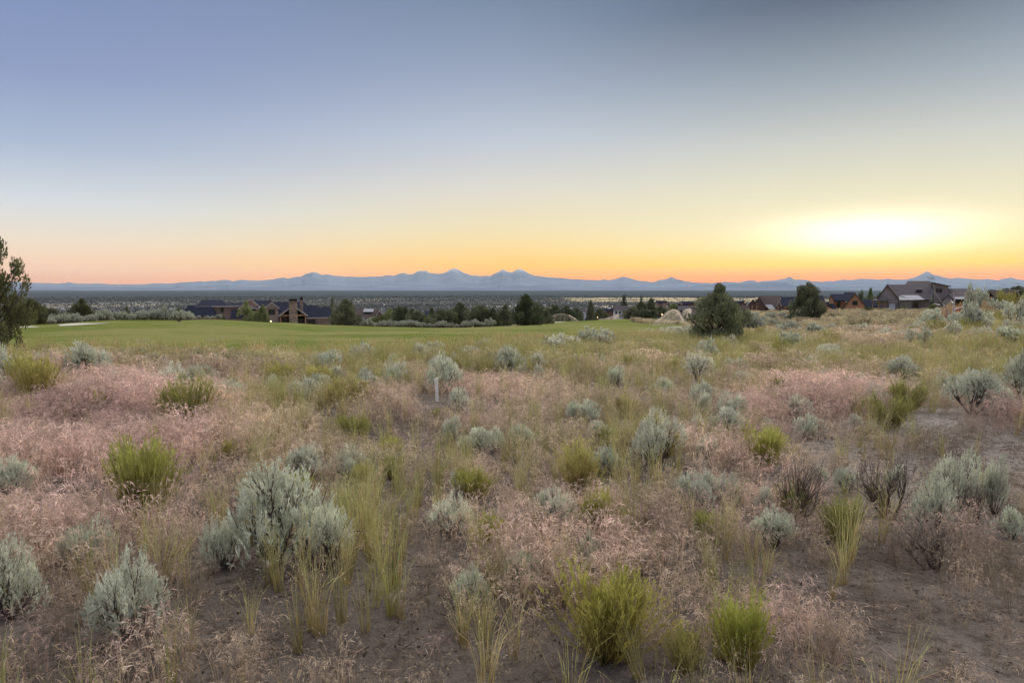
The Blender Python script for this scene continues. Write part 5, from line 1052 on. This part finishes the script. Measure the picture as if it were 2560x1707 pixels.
# ------------------------------------------------------------------ far woodland of the valley, too many and too small to count
def blob_mesh(seed):
    rg = np.random.default_rng(seed); bm = bmesh.new(); bmesh.ops.create_icosphere(bm, subdivisions=1, radius=.5)
    for v_ in bm.verts: v_.co *= rg.uniform(.75, 1.2); v_.co.z = v_.co.z * rg.uniform(.9, 1.3) + .4
    me = bpy.data.meshes.new('far_tree'); bm.to_mesh(me); bm.free(); a_ = me.attributes.new('col', 'FLOAT_COLOR', 'POINT'); a_.data.foreach_set('color', np.ones(len(me.vertices) * 4, np.float32)); return me
FT = [blob_mesh(600 + k) for k in range(5)]
X_, Y_ = [], []
for (r0, r1, n) in [(1500, 2600, 9000), (2600, 4500, 24000), (4500, 9000, 30000)]:
    r = np.sqrt(rng.uniform(r0 * r0, r1 * r1, n)); a = np.radians(rng.uniform(-42, 42, n)); X_.append(r * np.sin(a)); Y_.append(r * np.cos(a))
x = np.concatenate(X_); y = np.concatenate(Y_); k = rng.uniform(0, 1, len(x)) < .25 + 1.2 * noise2(x, y, 330.0, 2) * noise2(x, y, 140.0, 4)
inf = (y > 5300) & (y < 7600) & (x > 500) & (x < 2900); k &= ~(inf & (rng.uniform(0, 1, len(x)) < .85)); x, y = x[k], y[k]; n = len(x); r = np.hypot(x, y)
col = np.array([[.06, .068, .058]]) * rng.uniform(.6, 1.6, (n, 1))  # green held back, distance haze put into the tree tint
scatter('valley_woodland', np.stack([x, y, gz(x, y) - .5], 1), np.stack([np.zeros(n), np.zeros(n), rng.uniform(0, 6.28, n)], 1), rng.uniform(4, 9, n) * np.clip(r / 4500, 1, 2.2), col, rng.integers(0, 5, n), FT, M_FARTREE, 'dark juniper woodland dotting the far valley floor', 'woodland')
# slope just beyond the rim
x, y, z, px, py, r = wedge(235, 1500, .0011 * 1.0); k = rng.uniform(0, 1, len(x)) < .2 + noise2(x, y, 40.0, 1); x, y, z = x[k], y[k], z[k]; n = len(x)
scatter('hillside_woodland', np.stack([x, y, z - .3], 1), np.stack([np.zeros(n), np.zeros(n), rng.uniform(0, 6.28, n)], 1), rng.uniform(3, 6.5, n), np.array([[.06, .07, .045]]) * rng.uniform(.6, 1.5, (n, 1)), rng.integers(0, 5, n), FT, M_FARTREE, 'dark trees on the hidden slope below the houses', 'woodland')

# ------------------------------------------------------------------ lawn sprinklers
M_WATER = mat("water_spray", (.97, .90, .80), .35, .5); t = NT(M_WATER); tr = t.new('ShaderNodeBsdfTranslucent'); tr.inputs[0].default_value = (.98, .90, .78, 1); mx = t.new('ShaderNodeMixShader'); mx.inputs[0].default_value = .6
t.l.new(t.b.outputs[0], mx.inputs[1]); t.l.new(tr.outputs[0], mx.inputs[2]); t.l.new(mx.outputs[0], t.n['Material Output'].inputs[0])
def sprinkler(label, px, Y, arcs, drops, seed, size):
    rg = np.random.default_rng(seed); g_ = at(px, Y); r = empty('lawn_sprinkler', g_); tag(r, label, 'sprinkler')
    b = MB(); b.box(g_.x - .06, g_.x + .06, Y - .06, Y + .06, g_.z - .1, g_.z + .22); b.box(g_.x - .09, g_.x + .09, Y - .04, Y + .04, g_.z + .22, g_.z + .28); b.build('head', M_BLACK, r)
    Q = []
    for arc in arcs:                                  # (pixel path, depth drift, water per arc)
        pts = [P(q[0], q[1], Y + dy) - g_ for q, dy in arc['path']]
        if arc.get('jet', True): link('water_jet', tubes('water_jet', [(pts, [.022 + .03 * i / len(pts) for i in range(len(pts))])], M_WATER, 6), r)
        A_ = np.array(pts); m = arc['n']; u = rg.uniform(0, 1, m) ** arc.get('pow', 1.0) * (len(pts) - 1); i = np.minimum(u.astype(int), len(pts) - 2); f = (u - i)[:, None]
        p = A_[i] * (1 - f) + A_[i + 1] * f; fall = rg.uniform(0, 1, m) ** arc.get('fp', 1.3)
        low = np.minimum(p[:, 2], 0) ; p[:, 2] = p[:, 2] * (1 - fall) + fall * .05
        p[:, 0] += rg.normal(0, .12, m) + arc.get('dx', 0) * fall * rg.uniform(.2, 1.0, m); p[:, 1] += rg.normal(0, .3, m) + rg.normal(0, .8, m) * fall; Q.append(p)
    p = np.concatenate(Q); m = len(p); T = np.array([[0, 0, 1.0], [.94, 0, -.33], [-.47, .82, -.33], [-.47, -.82, -.33]]) * size
    v_ = (p[:, None] + T[None] * rg.uniform(.4, 1.1, (m, 1, 1))).reshape(-1, 3); o_ = (np.arange(m) * 4)[:, None]
    f_ = np.concatenate([o_ + np.array(q)[None] for q in ((0, 1, 2), (0, 2, 3), (0, 3, 1), (1, 3, 2))])
    sp2 = link('spray', mesh_np('spray', v_, f_, M_WATER), r); sp2['kind'] = 'stuff'
Yc = 112.0
sprinkler('largest sprinkler throwing a tall fan of water left of the big juniper', 1711, Yc, [
  dict(path=[((1711, 811), 0), ((1706, 798), 0), ((1700, 787), -1), ((1693, 777), -2)], n=1300, fp=6, dx=-.2),
  dict(path=[((1697, 783), -1), ((1691, 775), -2), ((1683, 773), -3), ((1672, 778), -4), ((1660, 788), -5), ((1648, 799), -5)], n=4200, fp=1.8, dx=-2.2, jet=False, pow=1.3),
  dict(path=[((1711, 811), 0), ((1718, 795), .5), ((1724, 781), 1), ((1725.5, 775), 2), ((1724, 772), 3)], n=1300, fp=6, dx=-.2),
  dict(path=[((1723, 783), 1), ((1725, 774), 2), ((1719, 772), 3), ((1710, 778), 4)], n=2600, fp=1.8, dx=-.8, jet=False)], 0, 1, .036)
sprinkler('sprinkler with a rounded dome of water beyond the lawn', 1444, 178.0, [
  dict(path=[((1445, 803), 0), ((1436, 795), 0), ((1422, 787.5), 0)], n=600, fp=6),
  dict(path=[((1438, 797), 0), ((1420, 786.5), 0), ((1402, 783.5), 0), ((1388, 786), 0), ((1376, 793), 0), ((1372, 802), 0)], n=2400, fp=1.9, jet=False)], 0, 2, .038)
sprinkler('small sprinkler with one short jet near the far lawn edge', 1545, 196.0, [
  dict(path=[((1545, 799), 0), ((1546, 791), 0), ((1545, 785), 0)], n=500, fp=6),
  dict(path=[((1545, 787), 0), ((1538, 787), -1), ((1524, 793), -2), ((1500, 799), -3)], n=2400, fp=1.1, dx=-1.0, pow=1.3, jet=False)], 0, 3, .038)
